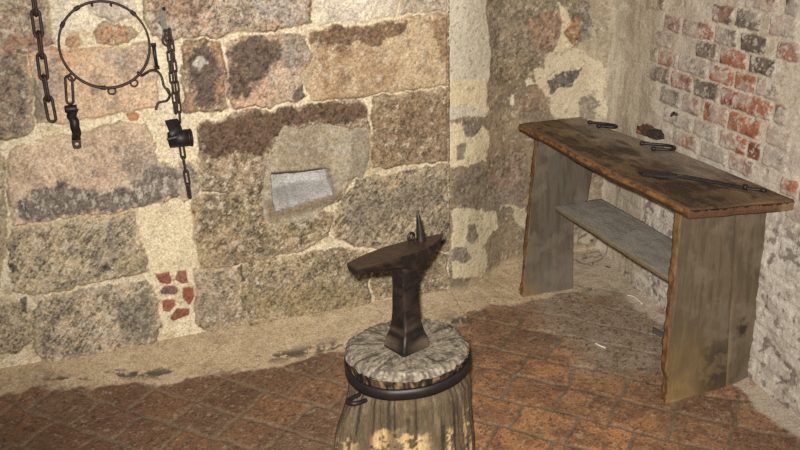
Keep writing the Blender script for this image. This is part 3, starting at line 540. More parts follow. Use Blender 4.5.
def build_floor():
    x = axis(-2.9, -1.75, 1.62, 2.2, .0042); y = axis(.6, 1.85, 3.62, 3.75, .0042)
    Xx, Yy = np.meshgrid(x, y, indexing='ij'); x_, y_ = Xx.ravel(), Yy.ravel()
    cb, sb = math.cos(math.radians(-27)), math.sin(math.radians(-27))
    nb, nm, nf = fbm(x_, y_, 5, 405, 5), fbm(x_, y_, 24, 406, 5), fbm(x_, y_, 95, 407, 4)
    wa = (fbm(x_, y_, 16, 408, 3)-.5)*.022; wb = (fbm(x_, y_, 16, 409, 3)-.5)*.022
    a = x_*cb+y_*sb+wa; b = -x_*sb+y_*cb+wb
    lines = np.array([-.55+.15*k for k in range(14)]+[1.55, 1.70, 1.835, 1.995, 2.14, 2.293, 2.455, 2.598, 2.795]+[2.94+.15*k for k in range(12)])
    offs = {1.55: -.02, 1.70: -2.1, 1.835: -1.55, 1.995: -1.666, 2.14: -.715, 2.293: -.80, 2.455: -.62, 2.598: -.735, 2.795: -.92}
    row = np.clip(np.searchsorted(lines, b)-1, 0, len(lines)-2)
    b0 = lines[row]; b1 = lines[row+1]
    rh = _hash(row, row*0, 77)
    offv = np.array([offs.get(round(float(v), 3), rng_) for v, rng_ in zip(lines, np.random.default_rng(3).uniform(0, .18, len(lines)))])
    pitch = TILE_A+np.zeros(len(lines)); pitch = pitch[row]
    ta = (a-offv[row])/pitch; ti = np.floor(ta); fa = (ta-ti)*pitch
    d = np.minimum(np.minimum(fa, pitch-fa), np.minimum(b-b0, b1-b))-.0055+(nm-.5)*.008
    m = sstep(-.001, .004, d)
    h1 = _hash(row, ti, 501); h2 = _hash(row, ti, 502); h3 = _hash(row, ti, 503)
    C = np.zeros((len(x_), 3)); C[:] = lin((124, 104, 82)); mixc(C, (104, 86, 68), frac_mask(nm, .4, .06)*.7)
    T = np.zeros_like(C); T[:] = lin((142, 110, 84))
    mixc(T, (168, 124, 88), sstep(.45, .9, h1)*.8); mixc(T, (118, 92, 74), sstep(.55, .95, h2)*.8); mixc(T, (132, 112, 92), sstep(.86, .92, h3)*.8)
    warm = sstep(.55, .0, np.hypot((x_-.35)/1.1, (y_-2.25)/.9)-.2)     # tiles turn more orange towards the middle
    mixc(T, (190, 132, 80), warm*.5)
    left_brown = sstep(.1, -.5, x_+(nb-.5)*.6); mixc(T, (110, 80, 58), left_brown*.6)  # tiles get browner towards the left
    n1 = fbm(x_, y_, 13, 410, 5); mixc(T, (118, 88, 68), frac_mask(n1, .35, .10)*.6); mixc(T, (96, 72, 56), frac_mask(nm, .2, .08)*.5)
    T *= (.70+.60*np.clip(.5+(nf-.5)*1.5, 0, 1))[:, None]
    mixc(T, (60, 46, 38), frac_mask(nf, .07, .02)*.7); mixc(T, (176, 154, 130), frac_mask(fbm(x_, y_, 60, 411, 5, .75), .03, .03)*.5)
    C = C*(1-m[:, None])+T*m[:, None]
    hgt, d1, dr, un = floor_height(x_, y_)
    H = -.004+m*.004+(nb-.5)*.006+(h1-.5)*.004*m+(nf-.5)*.0025+(nm-.5)*.002
    # dust over the tiles round the table
    dust = sstep(.62, .30, d1+(n1-.5)*.30)*sstep(.45, .62, x_+(nm-.5)*.1); dust = np.maximum(dust, .9*sstep(.56, .40, dr+(n1-.5)*.2)*sstep(2.46, 2.62, y_))
    dc = np.zeros_like(C); dc[:] = lin((164, 146, 124)); mixc(dc, (142, 122, 102), frac_mask(nm, .4, .06)*.7); mixc(dc, (150, 110, 84), frac_mask(nb, .3, .06)*.5); mixc(dc, (84, 70, 58), frac_mask(nf, .08, .03)*.7)
    C = C*(1-(dust*.88)[:, None])+dc*(dust*.88)[:, None]; H = H*(1-dust*.6)+dust*.004
    # skirting of mortar and packed earth
    edge = np.where(un < .045, .14+.085*sstep(-1.45, -.95, un), .235+.02*np.clip(un, 0, 1))
    sk = sstep(.008, -.008, d1-edge+(nb-.5)*.10+(n1-.5)*.03); sk = np.maximum(sk, sstep(.012, -.012, dr-.075+(n1-.5)*.08))
    sc = np.zeros_like(C); sc[:] = lin((188, 165, 132)); mixc(sc, (168, 146, 116), frac_mask(nb, .4, .08)*.8); mixc(sc, (202, 182, 150), frac_mask(nm, .3, .12)*.5); mixc(sc, (140, 122, 100), frac_mask(nf, .12, .05)*.5)
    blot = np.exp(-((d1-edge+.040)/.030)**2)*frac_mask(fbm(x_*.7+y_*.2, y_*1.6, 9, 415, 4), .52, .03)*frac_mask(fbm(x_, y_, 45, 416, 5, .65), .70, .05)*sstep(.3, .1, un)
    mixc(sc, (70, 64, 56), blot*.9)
    rub = sstep(.14, .06, dr); mixc(sc, (186, 172, 154), rub*.8); mixc(sc, (150, 96, 74), rub*frac_mask(n1, .16, .04)*.6)
    C = C*(1-sk[:, None])+sc*sk[:, None]; H = H*(1-sk)+sk*((nm-.5)*.006+(nf-.5)*.002-blot*.004)
    # cracked pale dirt in the corner under the shelf
    cm = sstep(.40, .28, np.hypot(np.clip(d1, 0, 9), np.clip(dr, 0, 9))+(nb-.5)*.1); mixc(C, (170, 154, 130), cm*.8)
    cr = np.exp(-((fbm(x_, y_, 8, 417, 4)-.5)/.016)**2)*cm; mixc(C, (62, 52, 44), cr*.85)
    P = np.stack([x_, y_, H+hgt], -1)
    o = grid_obj('floor', P.reshape(len(x), len(y), 3), C, M_floor); tag(o, kind='structure')
build_floor()

# ------------------------------------------------------------------ the wooden table
AT = math.radians(-70.5); XT = np.array([math.cos(AT), math.sin(AT), 0]); YT = np.array([-XT[1], XT[0], 0]); OT = np.array([.69, 2.78, 0])
def make_table():
    root = empty('trestle_table', OT, 'old plank table with worn brown top and grey shelf, against the brick wall', 'table')
    root.rotation_euler = (0, 0, AT)
    def tl(name, V, F, mat, C):                                   # V in the table's own frame: x along it, y to the wall
        me = bpy.data.meshes.new(name); me.from_pydata(V.tolist(), [], [tuple(map(int, f)) for f in F])
        a = me.color_attributes.new('tint', 'FLOAT_COLOR', 'POINT'); a.data.foreach_set('color', np.hstack([C, np.ones((len(V), 1))]).astype(np.float32).ravel())
        me.polygons.foreach_set('use_smooth', [True]*len(me.polygons)); me.materials.append(mat); me.update()
        o = bpy.data.objects.new(name, me); COL.objects.link(o); o.parent = root
        return o
    # top
    def ftop(a, b, c):
        x0 = -.640+.02*b; x1 = .492+.062*b
        y0 = .014+.006*np.sin(a*9)+(vnoise(a*16, a*0, 3)-.5)*.010; y1 = .318+.052*sstep(.1, .6, a)
        x = x0+(x1-x0)*a; y = y0+(y1-y0)*b
        x = x+(vnoise(b*9, b*0, 5)-.5)*.007*sstep(.96, 1, a)-.006*np.sin(b*5)*sstep(.1, 0, a)
        z = .668+.034*c+(fbm(a*1.1, b*.33, 9, 21, 3)-.5)*.004*c
        rr = .007; e = np.minimum(np.minimum(b, 1-b)*(y1-y0), np.minimum(a, 1-a)*1.1)
        z = z-(c > .99)*.006*sstep(.010, 0, e)+(c < .01)*.004*sstep(.010, 0, e)
        y = y+(b < .01)*np.abs(c-.5)*.012+(b < .01)*(fbm(a*6, c, 7, 22, 3)-.5)*.008
        return np.stack([x, y, z], -1)
    V, F, A = block(ftop, 230, 70, 6); a, b, c = A.T
    X, Y = V[:, 0], V[:, 1]
    n1 = fbm(X*.25, Y, 30, 23, 5); n2 = fbm(X, Y, 12, 24, 5); n3 = fbm(X*.15, Y, 160, 25, 3)
    C = np.zeros((len(V), 3)); C[:] = lin((104, 82, 58)); mixc(C, (62, 47, 36), frac_mask(n1, .5, .06)*.9); mixc(C, (40, 31, 25), np.exp(-((fbm(X*.10, Y, 30, 27, 4)-.5)/.012)**2)*.6); mixc(C, (130, 104, 74), frac_mask(n2, .25, .06)*.7)
    back = sstep(.30, .75, b+(n2-.5)*.5-.25*sstep(.3, .0, a)+.0*a)*sstep(.98, .6, a+(n1-.5)*.4); mixc(C, (146, 133, 116), back*.8)
    C *= (.72+.56*n3)[:, None]
    for (px, py, rx, ry) in ((-.32, .18, .035, .018), (-.08, .20, .08, .022), (.02, .15, .05, .015), (-.20, .25, .05, .014), (.30, .22, .05, .02)):
        mixc(C, (62, 50, 40), sstep(1.25, .6, np.hypot((X-px)/rx, (Y-py)/ry)+(n2-.5)*1.2)*.75)
    mixc(C, (60, 44, 34), sstep(.5, .95, a+(n2-.5)*.3)*sstep(.7, .3, b)*.55)
    front = sstep(.045, .0, b+(n2-.5)*.05)*(c > .3); mixc(C, (138, 100, 62), front*.4)
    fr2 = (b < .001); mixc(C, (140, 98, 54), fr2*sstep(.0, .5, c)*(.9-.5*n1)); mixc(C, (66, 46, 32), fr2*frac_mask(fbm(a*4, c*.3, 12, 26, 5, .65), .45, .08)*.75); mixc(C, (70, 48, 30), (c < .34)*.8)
    mixc(C, (92, 62, 40), (a > .999)*.7); mixc(C, (150, 124, 90), (a > .999)*sstep(.80, .86, b)*.6)
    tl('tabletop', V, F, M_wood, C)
    # two board legs, splayed a little; the near one is of two boards
    def leg(fx, tx, y0f, y1f, y0t, y1t, near, seed):
        th = .030
        def fl(a, b, c):                                          # a across (y), b thickness (x), c up
            z = .667*c-.01*(1-c)
            y0 = y0f+(y0t-y0f)*c; y1 = y1f+(y1t-y1f)*c
            if not near: y1 = y1-.062*sstep(.60, .55, c)*np.clip(c/.55, 0, 1)
            y = y0+(y1-y0)*a; x = fx+(tx-fx)*c+(b-.5)*th
            e = np.minimum(a, 1-a)*(y1-y0)
            if near:
                z = z+(c < .01)*(.006*sstep(.35, 1, a)+.006*np.sin(a*16))
                nick = sstep(.02, .0, a*.35)*sstep(.20, .13, c)*.014; y = y+nick
                s = np.exp(-(((a-.635)*.38)/.0035)**2)*((b > .99)|(b < .01)); x = x-s*.006*np.sign(b-.5)
            y = y+(a < .01)*((fbm(c*5, b, 5, seed, 3)-.5)*.014); x = x+(fbm(a*.4, c*.7, 5, seed+1, 3)-.5)*.006
            return np.stack([x, y, z], -1)
        V, F, A = block(fl, 80, 4, 120); a, b, c = A.T; Y, Z = V[:, 1], V[:, 2]
        n1 = fbm(Y, Z*.12, 60, seed+2, 4); n2 = fbm(Y, Z, 9, seed+3, 5); n3 = fbm(Y, Z, 26, seed+4, 5)
        C = np.zeros((len(V), 3)); C[:] = lin((104, 90, 71) if near else (98, 89, 76))
        mixc(C, (84, 72, 57), frac_mask(n1, .4, .10)*.7); mixc(C, (120, 108, 91), frac_mask(n2, .3, .08)*.6)
        if near:
            low = sstep(.55, .05, c+(n2-.5)*.5)*sstep(.75, .3, a); mixc(C, (128, 104, 66), low*.65)
            mixc(C, (150, 122, 78), sstep(.16, .02, c+(n3-.5)*.2)*sstep(.45, .1, a)*.8)
            mixc(C, (62, 54, 44), frac_mask(n3, .5, .08)*sstep(.30, .02, np.abs(c-.16))*sstep(.30, .02, np.abs(a-.52))*.8)
            mixc(C, (44, 36, 32), sstep(1.2, .5, np.hypot((a-.76)/.07, (c-.33)/.055)+(n3-.5)*2.2)*.85)
            mixc(C, (156, 132, 96), np.exp(-(((a-.635)*.38)/.004)**2)*.6*sstep(.75, .1, c))
        else:
            mixc(C, (140, 110, 70), sstep(.20, .03, c+(n3-.5)*.2)*sstep(.5, .1, a)*.8); mixc(C, (126, 118, 106), sstep(.0, .3, a)*sstep(.3, .15, c)*.4)
        ed = (a < .004); mixc(C, (132, 94, 55), ed*(.9-.5*n1)); mixc(C, (84, 56, 34), ed*frac_mask(fbm(c*3, b, 6, seed+5, 3), .35, .1)*.8)
        tl('leg', V, F, M_legwood, C)
    leg(-.408, -.462, -.055, .190, .020, .300, False, 50)
    leg(.452, .425, .020, .430, .028, .366, True, 70)
    def fsh(a, b, c):
        x = -.430+.858*a; y = .103+(.225-.01*a)*b+(vnoise(a*9, a*0, 9)-.5)*.006; z = .367+.020*c
        return np.stack([x, y-(b < .01)*.003*(c-.5), z], -1)
    V, F, A = block(fsh, 90, 30, 3); a, b, c = A.T; n1 = fbm(V[:, 0]*.2, V[:, 1], 50, 91, 4); n2 = fbm(V[:, 0], V[:, 1], 10, 92, 5)
    C = np.zeros((len(V), 3)); C[:] = lin((156, 148, 136)); mixc(C, (136, 129, 118), frac_mask(n1, .4, .08)*.7); mixc(C, (168, 160, 148), frac_mask(n2, .3, .08)*.6)
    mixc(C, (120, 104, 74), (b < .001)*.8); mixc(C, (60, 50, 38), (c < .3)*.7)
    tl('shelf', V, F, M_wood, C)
    return root
make_table()
def tpt(x, y, z): return OT+XT*x+YT*y+np.array([0, 0, z])
TT = .7052                                                        # height of the table's top face

# two bent iron staples and the long tool lying on the table
def iron_hook(pts, label, bead):
    P = [tpt(*q, TT+.0075) for q in pts]
    root = empty('iron_hook', tuple(P[0]-Zv(.007)), label, 'hook', 'bent iron hooks on the tabletop')
    s = spline(P, 8); v, f = tube(s, .0055, seg=10); build('shank', v, f, M_black, root)
    for q, d in ((0, 0), (-1, 0)):
        c = s[q]; t = s[1]-s[0] if q == 0 else s[-1]-s[-2]; t /= np.linalg.norm(t)
        v, f = tube([c-t*.009, c-t*.005, c+t*.005, c+t*.009], [.005, .0085, .0085, .005], seg=12); build('knob', v, f, M_black, root)
iron_hook([(-.475, .275), (-.45, .298), (-.42, .325), (-.39, .340), (-.372, .333), (-.375, .315), (-.395, .292), (-.41, .276)], 'bent black iron hook lying far back on the table, nearest the corner', .009)
iron_hook([(-.130, .285), (-.105, .315), (-.08, .345), (-.05, .362), (-.025, .352), (-.020, .330), (-.035, .305), (-.055, .282)], 'bent black iron hook lying mid table, between the corner hook and the long flat tool', .009)
def long_tool():
    a = tpt(.135, .090, TT); root = empty('branding_iron', tuple(a), 'long black iron tool with flat blade and thin rod, near end of table', 'tool')
    p0, p1 = np.array([.140, .083]), np.array([.238, .165]); dr = (p1-p0)/np.linalg.norm(p1-p0); nr = np.array([-dr[1], dr[0]])
    L0 = np.linalg.norm(p1-p0); top, bot = [], []
    ss = np.linspace(0, 1, 24); hw = .0240*np.minimum(1, np.sqrt(np.clip(ss/.12, 0, 1)))*(1-.45*sstep(.45, 1, ss))
    ring = [p0+dr*s*L0+nr*h for s, h in zip(ss, hw)]+[p0+dr*s*L0-nr*h for s, h in zip(ss[::-1], hw[::-1])]
    rings = [np.array([tpt(q[0], q[1], TT+h) for q in ring]) for h in (.001, .0075)]
    mid = np.array([tpt(q[0], q[1], TT) for q in ring]); cen = mid.mean(0)
    rings.append(cen+(mid-cen)*.9+Zv(.010))
    v, f = loft(rings); build('blade', v, f, M_black, root, smooth=False)
    e = np.array([.462, .318])
    for sgn in (-1, 1):
        q = [p1-dr*.012+nr*.006*sgn, p1+dr*.03+nr*.008*sgn, .5*(p1+e)+nr*.005*sgn, e-dr*.06+nr*.004*sgn, e-dr*.004]
        v, f = tube(spline([tpt(w[0], w[1], TT+.0065) for w in q], 8), .0042, seg=8); build('rod', v, f, M_black, root)
    q = e-dr*.055
    v, f = tube([tpt(*(q-dr*.007), TT+.009), tpt(*(q+dr*.007), TT+.009)], .0095, seg=12); build('collar', v, f, M_black, root)
    v, f = tube([tpt(*(e-dr*.012), TT+.0065), tpt(*e, TT+.0065), tpt(*(e+dr*.010), TT+.0065)], [.0045, .0075, .004], seg=10); build('tip', v, f, M_black, root)
long_tool()
# dark broken lump at the back edge
def lump():
    c = on_right(.395, TT, .040); root_loc = tuple(c)
    def fn(a, b, c_):
        w = .325+.120*a; o = .006+.050*b*(1-.3*a); z = TT+.0005+(.030-.008*a+.006*np.sin(a*11))*c_*(1-.15*(b > .5))
        P = on_right(0, 0, 0)+D_R*w[:, None]+N_R*o[:, None]; P[:, 2] = z+(fbm(a*2, b*2+c_, 3, 441, 3)-.5)*.012*(c_ > .1)
        P += (fbm(a*3, c_*2+b, 3, 442, 3)-.5)[:, None]*N_R*.012
        return P
    V, F, A = block(fn, 24, 10, 8); C = np.zeros((len(V), 3)); C[:] = lin((74, 60, 52)); mixc(C, (150, 92, 70), frac_mask(fbm(A[:, 0]*2, A[:, 1]+A[:, 2], 4, 443, 3), .3, .06)*sstep(.4, .1, A[:, 0])); mixc(C, (48, 40, 36), sstep(.4, .8, A[:, 0])*.6)
    tag(build('rubble_lump', V, F, M_stone, None, C, origin=root_loc), 'small dark broken lump on the back edge of the table, under the brick wall', 'rubble')
lump()
def wall_nail():
    c = on_right(.500, .816, .0)
    v1 = tube([on_right(.500, .818, -.01), on_right(.500, .817, .012), on_right(.502, .812, .024)], .0045, seg=8)
    v2 = tube([on_right(.488, .814, .010), on_right(.500, .822, .013), on_right(.516, .818, .010)], .0055, seg=8)
    v, f = join(v1, v2); tag(build('wall_nail', v, f, M_iron, None, origin=tuple(c)), 'stubby bent rusty nail in the pale brick wall above the table', 'nail')
wall_nail()

# ------------------------------------------------------------------ chopping block with iron band, and the stake anvil on it
CB = np.array([.013, 2.054, 0])
def make_block():
    root = empty('wooden_block', tuple(CB), 'weathered tree stump block with an iron band, standing on the tile floor in front', 'wooden block')
    nt = 180; th = np.linspace(0, 2*math.pi, nt, endpoint=False)
    zs = np.concatenate([np.linspace(-.004, .36, 70)])
    rings = []; cols = []
    for z in zs:
        k = z/.36
        r = .170+.004*(1-k)+.010*sstep(.30, .0, z)+.062*sstep(.37, .12, z)*np.exp(-((th-math.radians(205))/.50)**2)+.007*np.cos(th)-.012*sstep(.315,.345,z)+.012*np.exp(-((th-math.radians(300))/.3)**2)*sstep(.2, 0, z)
        ridge = (fbm(np.cos(th)*1.2, np.sin(th)*1.2+z*.12, 22, 601, 4)-.5)*.016
        r = r+ridge+(vnoise(th*3, th*0+z*8, 602)-.5)*.006
        rings.append(np.stack([CB[0]+np.cos(th)*r, CB[1]+np.sin(th)*r, np.full(nt, z)], -1))
        n1 = fbm(np.cos(th)*1.2, np.sin(th)*1.2+z*.10, 34, 603, 4); n2 = fbm(np.cos(th), np.sin(th)+z*1.5, 9, 604, 5); n3 = fbm(th*.18, z*.7+th*0, 26, 605, 5)
        c = np.zeros((nt, 3)); c[:] = lin((98, 83, 63)); mixc(c, (70, 57, 43), frac_mask(.6*n1+.4*n2, .45, .08)*.6); mixc(c, (128, 111, 87), frac_mask(n2, .3, .06)*.6); mixc(c, (52, 42, 34), frac_mask(n1, .12, .03)*.8)
        pt = sum(np.exp(-(np.abs(th-math.radians(q))/w_)**4)*sstep(h_+.012, h_-.012, z+(n3-.5)*.09+(n1-.5)*.05) for q, h_, w_ in ((243, .243, .13), (272, .238, .27), (306, .212, .13), (334, .240, .11), (212, .18, .2)))
        bare = np.clip(pt, 0, 1)*frac_mask(fbm(th*.25, z*1.0, 40, 607, 5, .7), .50, .02); mixc(c, (206, 176, 126), bare*.92); mixc(c, (176, 132, 82), bare*frac_mask(n1, .3, .05)*.6)
        cols.append(c)
    v, f = loft(rings); build('trunk', v, f, M_trunk, root, np.vstack(cols))
    # top disc of split end grain, with a chipped rim
    rad = np.concatenate([np.linspace(.004, .150, 34), np.linspace(.154, .178, 9)]); rings = []; cols = []
    edge = .1665+.005*np.sin(th*2+.4)+(vnoise(th*6, th*0, 611)-.5)*.005; chip = (fbm(th*1.6, th*0, 5, 612, 4)-.5)
    crk = np.exp(-(np.abs(((th*11/(2*math.pi)+.35*vnoise(th*3, th*0, 613)) % 1)-.5)/.055)**2)
    for r in rad:
        rr = r*edge/.1700; k = r/.178
        z = .420+(fbm(np.cos(th)*r, np.sin(th)*r, 30, 614, 4)-.5)*.006*sstep(.45, .65, k)-.006*sstep(.93, 1, k)-.010*sstep(.80, 1, k+chip*.5)*sstep(.85, .95, k)
        rings.append(np.stack([CB[0]+np.cos(th)*rr, CB[1]+np.sin(th)*rr, z+0*th], -1))
        x_, y_ = np.cos(th)*r, np.sin(th)*r; n1 = fbm(x_, y_, 24, 615, 6, .7); n2 = fbm(x_, y_, 50, 616, 5); rays = fbm(th*3, th*0+r*4, 5, 617, 4)
        c = np.zeros((nt, 3)); c[:] = lin((118, 107, 92)); mixc(c, (86, 77, 65), frac_mask(n1, .4, .06)*.8); mixc(c, (150, 138, 118), frac_mask(rays, .28, .05)*.75); mixc(c, (74, 66, 56), frac_mask(n2, .12, .03)*.8)
        mixc(c, (182, 170, 148), np.exp(-((rays-.5)/.018)**2)*.6)
        mixc(c, (176, 164, 142), np.exp(-((fbm(th*8, th*0+r*3, 4, 621, 3)-.5)/.016)**2)*sstep(.25, .5, k)*.7)
        mixc(c, (52, 44, 36), crk*sstep(.25, .5, k)*.85*frac_mask(n1, .75, .1))
        cols.append(c)
    for j, z in enumerate((.405, .396, .382, .366, .346)):
        rr = edge*1.008-(.006 if j > 1 else 0)+(fbm(np.cos(th)*.6, np.sin(th)*.6+z*.4, 40, 618, 4)-.5)*(.016 if j < 2 else .006)
        rings.append(np.stack([CB[0]+np.cos(th)*rr, CB[1]+np.sin(th)*rr, np.full(nt, z)], -1))
        n1 = fbm(np.cos(th)*.5, np.sin(th)*.5+z*.3, 40, 619, 4); c = np.zeros((nt, 3)); c[:] = lin((84, 66, 48)); mixc(c, (36, 28, 23), frac_mask(n1, .62, .05)); mixc(c, (160, 126, 86), frac_mask(fbm(th*1.2, th*0+z*9, 7, 620, 5, .65), .22, .03)*.8)
        cols.append(c)
    v, f = loft(rings, cap=False); f.append(tuple(range(nt))[::-1])
    build('top_disc', v, f, M_endgrain, root, np.vstack(cols))
    # iron band
    pr = [(.171, .385), (.178, .384), (.1785, .369), (.178, .354), (.171, .353)]; rings = []
    dz = -.006*np.cos(th-math.radians(215))+(vnoise(th*2, th*0, 630)-.5)*.004; dr_ = (vnoise(th*3, th*0, 631)-.5)*.004+.006*np.sin(th*2+.4)
    V = np.stack([np.stack([CB[0]+np.cos(th)*(r+dr_), CB[1]+np.sin(th)*(r+dr_), z+dz], -1) for r, z in pr]); n = len(pr)
    F = []
    for i in range(n):
        for k in range(nt): F.append((i*nt+k, i*nt+(k+1) % nt, ((i+1) % n)*nt+(k+1) % nt, ((i+1) % n)*nt+k))
    build('iron_band', V.reshape(-1, 3), F, M_black, root)
    # iron staple driven in the side
    an = math.radians(221); d = np.array([math.cos(an), math.sin(an), 0]); t = np.array([-d[1], d[0], 0]); b = CB+d*.192+np.array([0, 0, .322])
    v, f = tube(spline([b-d*.03-t*.014, b+d*.012-t*.015, b+d*.022-t*.006, b+d*.020+t*.010+Zv(.003), b+d*.006+t*.018+Zv(.003), b-d*.02+t*.020], 6), .0062, seg=10)
    build('iron_staple', v, f, M_black, root)
    return root
make_block()
def make_anvil():
    ZB = .4215; ae = math.radians(39.8); sx = np.array([math.cos(ae), math.sin(ae), 0]); nx = np.array([-sx[1], sx[0], 0])
    C0 = np.array([.011, 2.045, 0]); s0, n0 = C0@sx, C0@nx
    root = empty('stake_anvil', (C0[0], C0[1], ZB), 'small dark iron anvil with long beak and upright spike, on the stump block', 'anvil')
    def ring(hs, hn, z, cs=0.0, cn=0.0, ch=.30, m=6):
        pts = []                                                  # square with rounded corners
        q = [(1, 1), (-1, 1), (-1, -1), (1, -1)]
        for k, (a, b) in enumerate(q):
            for t in np.linspace(-1, 1, m):
                an = math.atan2(b, a)+t*math.pi/4
                r = ch; px = a*(1-r)+r*math.cos(an); py = b*(1-r)+r*math.sin(an)
                pts.append(C0+sx*(cs+hs*px)+nx*(cn+hn*py)+Zv(z))
        return np.array(pts)
    def colr(V, seed, dust, worn=None):
        n1 = fbm(V[:, 0]+V[:, 2]*.7, V[:, 1]+V[:, 2]*.5, 60, seed, 5); n2 = fbm(V[:, 0]+V[:, 2], V[:, 1]-V[:, 2], 22, seed+1, 4)
        C = np.zeros((len(V), 3)); C[:] = lin((38, 31, 27)); mixc(C, (24, 21, 20), frac_mask(n2, .5, .10)*.8); mixc(C, (62, 49, 40), frac_mask(n1, .28, .06)*.6)
        if worn is not None: mixc(C, (70, 53, 41), worn*.75)
        mixc(C, (128, 112, 92), dust*frac_mask(n1, .45, .06)); return C
    lev = [(.4215, .0500, .0470, 0, 0), (.432, .0495, .0465, 0, 0), (.448, .0460, .043, 0, 0), (.470, .0375, .036, 0, 0), (.50, .0325, .032, 0, 0), (.54, .0300, .0290, 0, 0), (.58, .0290, .0270, -.001, 0), (.61, .0300, .0265, 0, 0), (.635, .0310, .027, .001, .0), (.655, .033, .029, .003, .001), (.672, .036, .030, .004, .002), (.688, .038, .028, .004, .003), (.700, .034, .022, .004, .003)]
    kk = []
    for i in range(len(lev)-1):
        for t in (0, .34, .67): kk.append(tuple(lev[i][j]*(1-t)+lev[i+1][j]*t for j in range(5)))
    kk.append(lev[-1])
    R = [ring(hs, hn, z, cs, cn, .22 if z < .5 else .32) for z, hs, hn, cs, cn in kk]
    v, f = loft(R); v = v+((fbm(v[:, 0]*1.1+v[:, 2], v[:, 1]-v[:, 2]*.6, 45, 701, 3)-.5)*.003)[:, None]*np.array([.7, -.7, 0])
    build('stake', v, f, M_anvil, root, colr(v, 702, .55*sstep(.52, .43, v[:, 2])))
    # head: flat face drawn out to a beak on the left and a pointed heel on the right
    top = np.array([(-.174, .026), (-.1775, -.016), (-.12, -.030), (-.055, -.037), (.020, -.0415), (.07, -.036), (.125, -.012), (.1435, .002), (.135, .006), (.05, .031), (-.03, .042), (-.09, .040), (-.14, .034)])
    def refine(p, m=5):
        o = []
        for i in range(len(p)):
            for t in np.linspace(0, 1, m, endpoint=False): o.append(p[i]*(1-t)+p[(i+1) % len(p)]*t)
        return np.array(o)
    tp = refine(top); s, n = tp[:, 0], tp[:, 1]
    dep = np.interp(s, [-.178, -.13, -.05, .0, .03, .07, .1435], [.019, .027, .040, .062, .082, .052, .006])
    def lay(fr, inset, lift=0.0): return np.array([C0+sx*a+nx*(b*(1-inset)+.002*inset)+Zv(.7205-d*fr-lift) for a, b, d in zip(s, n, dep)])
    rings = [lay(0, .5), lay(0, .012), lay(.06, .0), lay(.40, .03), lay(.80, .16), lay(1.0, .42)]
    v, f = loft(rings); build('head', v, f, M_anvil, root, colr(v, 710, 0, (v[:, 2] > .7180)*1.0), smooth=False)
    # upright spike and the little eye beside it
    b = C0+sx*.068+nx*.010; tip = b-sx*.006+nx*.006
    v, f = tube([b+Zv(.712), b+Zv(.722), b*.67+tip*.33+Zv(.750), b*.33+tip*.67+Zv(.778), tip+Zv(.804), tip+Zv(.807)], [.0138, .0135, .0105, .0068, .0026, .0008], seg=16)
    build('spike', v, f, M_anvil, root, colr(v, 720, 0)*1.15)
    e = C0+sx*.046+nx*.026+Zv(.731); th = np.linspace(0, 2*math.pi, 20, endpoint=False)
    v, f = tube([e+sx*.010*math.cos(t)+Zv(.011*math.sin(t)) for t in th], .0040, True, 8, normal=nx); build('eye', v, f, M_anvil, root, colr(v, 730, 0))
make_anvil()

# ------------------------------------------------------------------ irons hanging on the stone wall
def link_mesh(c, axis, side, length, width, r):
    """a stadium-shaped link: axis = long direction, side = direction of its width"""
    axis = np.array(axis, float)/np.linalg.norm(axis); side = np.array(side, float); side = side-axis*(side@axis); side /= np.linalg.norm(side)
    h = length/2-width/2; q = width/2-r; pts = []
    for t in np.linspace(0, math.pi, 9): pts.append(c+axis*(h+q*math.sin(t))+side*q*math.cos(t))
    for t in np.linspace(math.pi, 2*math.pi, 9): pts.append(c+axis*(-h+q*math.sin(t))+side*q*math.cos(t))
    return tube(pts, r, True, 8, normal=np.cross(axis, side))
def chain(root, ctr, length, width, r, mat, out, phase=0, twist=.0):
    """links centred at wall points ctr, turned face-on and edge-on by turns"""
    for i, (u, z) in enumerate(ctr):
        a, b = ctr[max(i-1, 0)], ctr[min(i+1, len(ctr)-1)]
        ax = D_L*(b[0]-a[0])+np.array([0, 0, b[1]-a[1]])
        c = on_left(u, z, out); face = (i+phase) % 2 == 0
        an = (.25 if face else 1.25)+twist*math.sin(i*1.7)
        side = D_L*math.cos(an)+N_L*math.sin(an)
        v, f = link_mesh(c, ax, side, length, width, r); build('link', v, f, mat, root)
def resample(pts, step):
    P = spline([(a, b, 0) for a, b in pts], 20)[:, :2]; d = np.concatenate([[0], np.cumsum(np.hypot(*np.diff(P, axis=0).T))])
    k = int(d[-1]//step)+1; t = np.arange(k)*step
    return [(float(np.interp(x, d, P[:, 0])), float(np.interp(x, d, P[:, 1]))) for x in t]
def wall_staple(root, u, z, out, mat, w=.018):
    v, f = tube(spline([on_left(u-w, z, -.012), on_left(u-w, z, out*.7), on_left(u-w*.5, z, out+.008), on_left(u+w*.5, z, out+.008), on_left(u+w, z, out*.7), on_left(u+w, z, -.012)], 6), .0055, seg=8)
    build('wall_staple', v, f, mat, root)
# 1 the long chain at the left, hung from a staple above
ctr = list(CHAIN_LONG); du, dz_ = ctr[0][0]-ctr[1][0], ctr[0][1]-ctr[1][1]
for k in range(2): ctr.insert(0, (ctr[0][0]+du, ctr[0][1]+dz_))
r1 = empty('wall_chain', tuple(on_left(ctr[0][0], ctr[0][1]+.045, .0)), 'rusty chain of long links hanging left of the iron hoop on the stone wall', 'chain')
wall_staple(r1, ctr[0][0], ctr[0][1]+.030, .024, M_iron)
chain(r1, ctr, .0935, .034, .0050, M_iron, .030, phase=1)
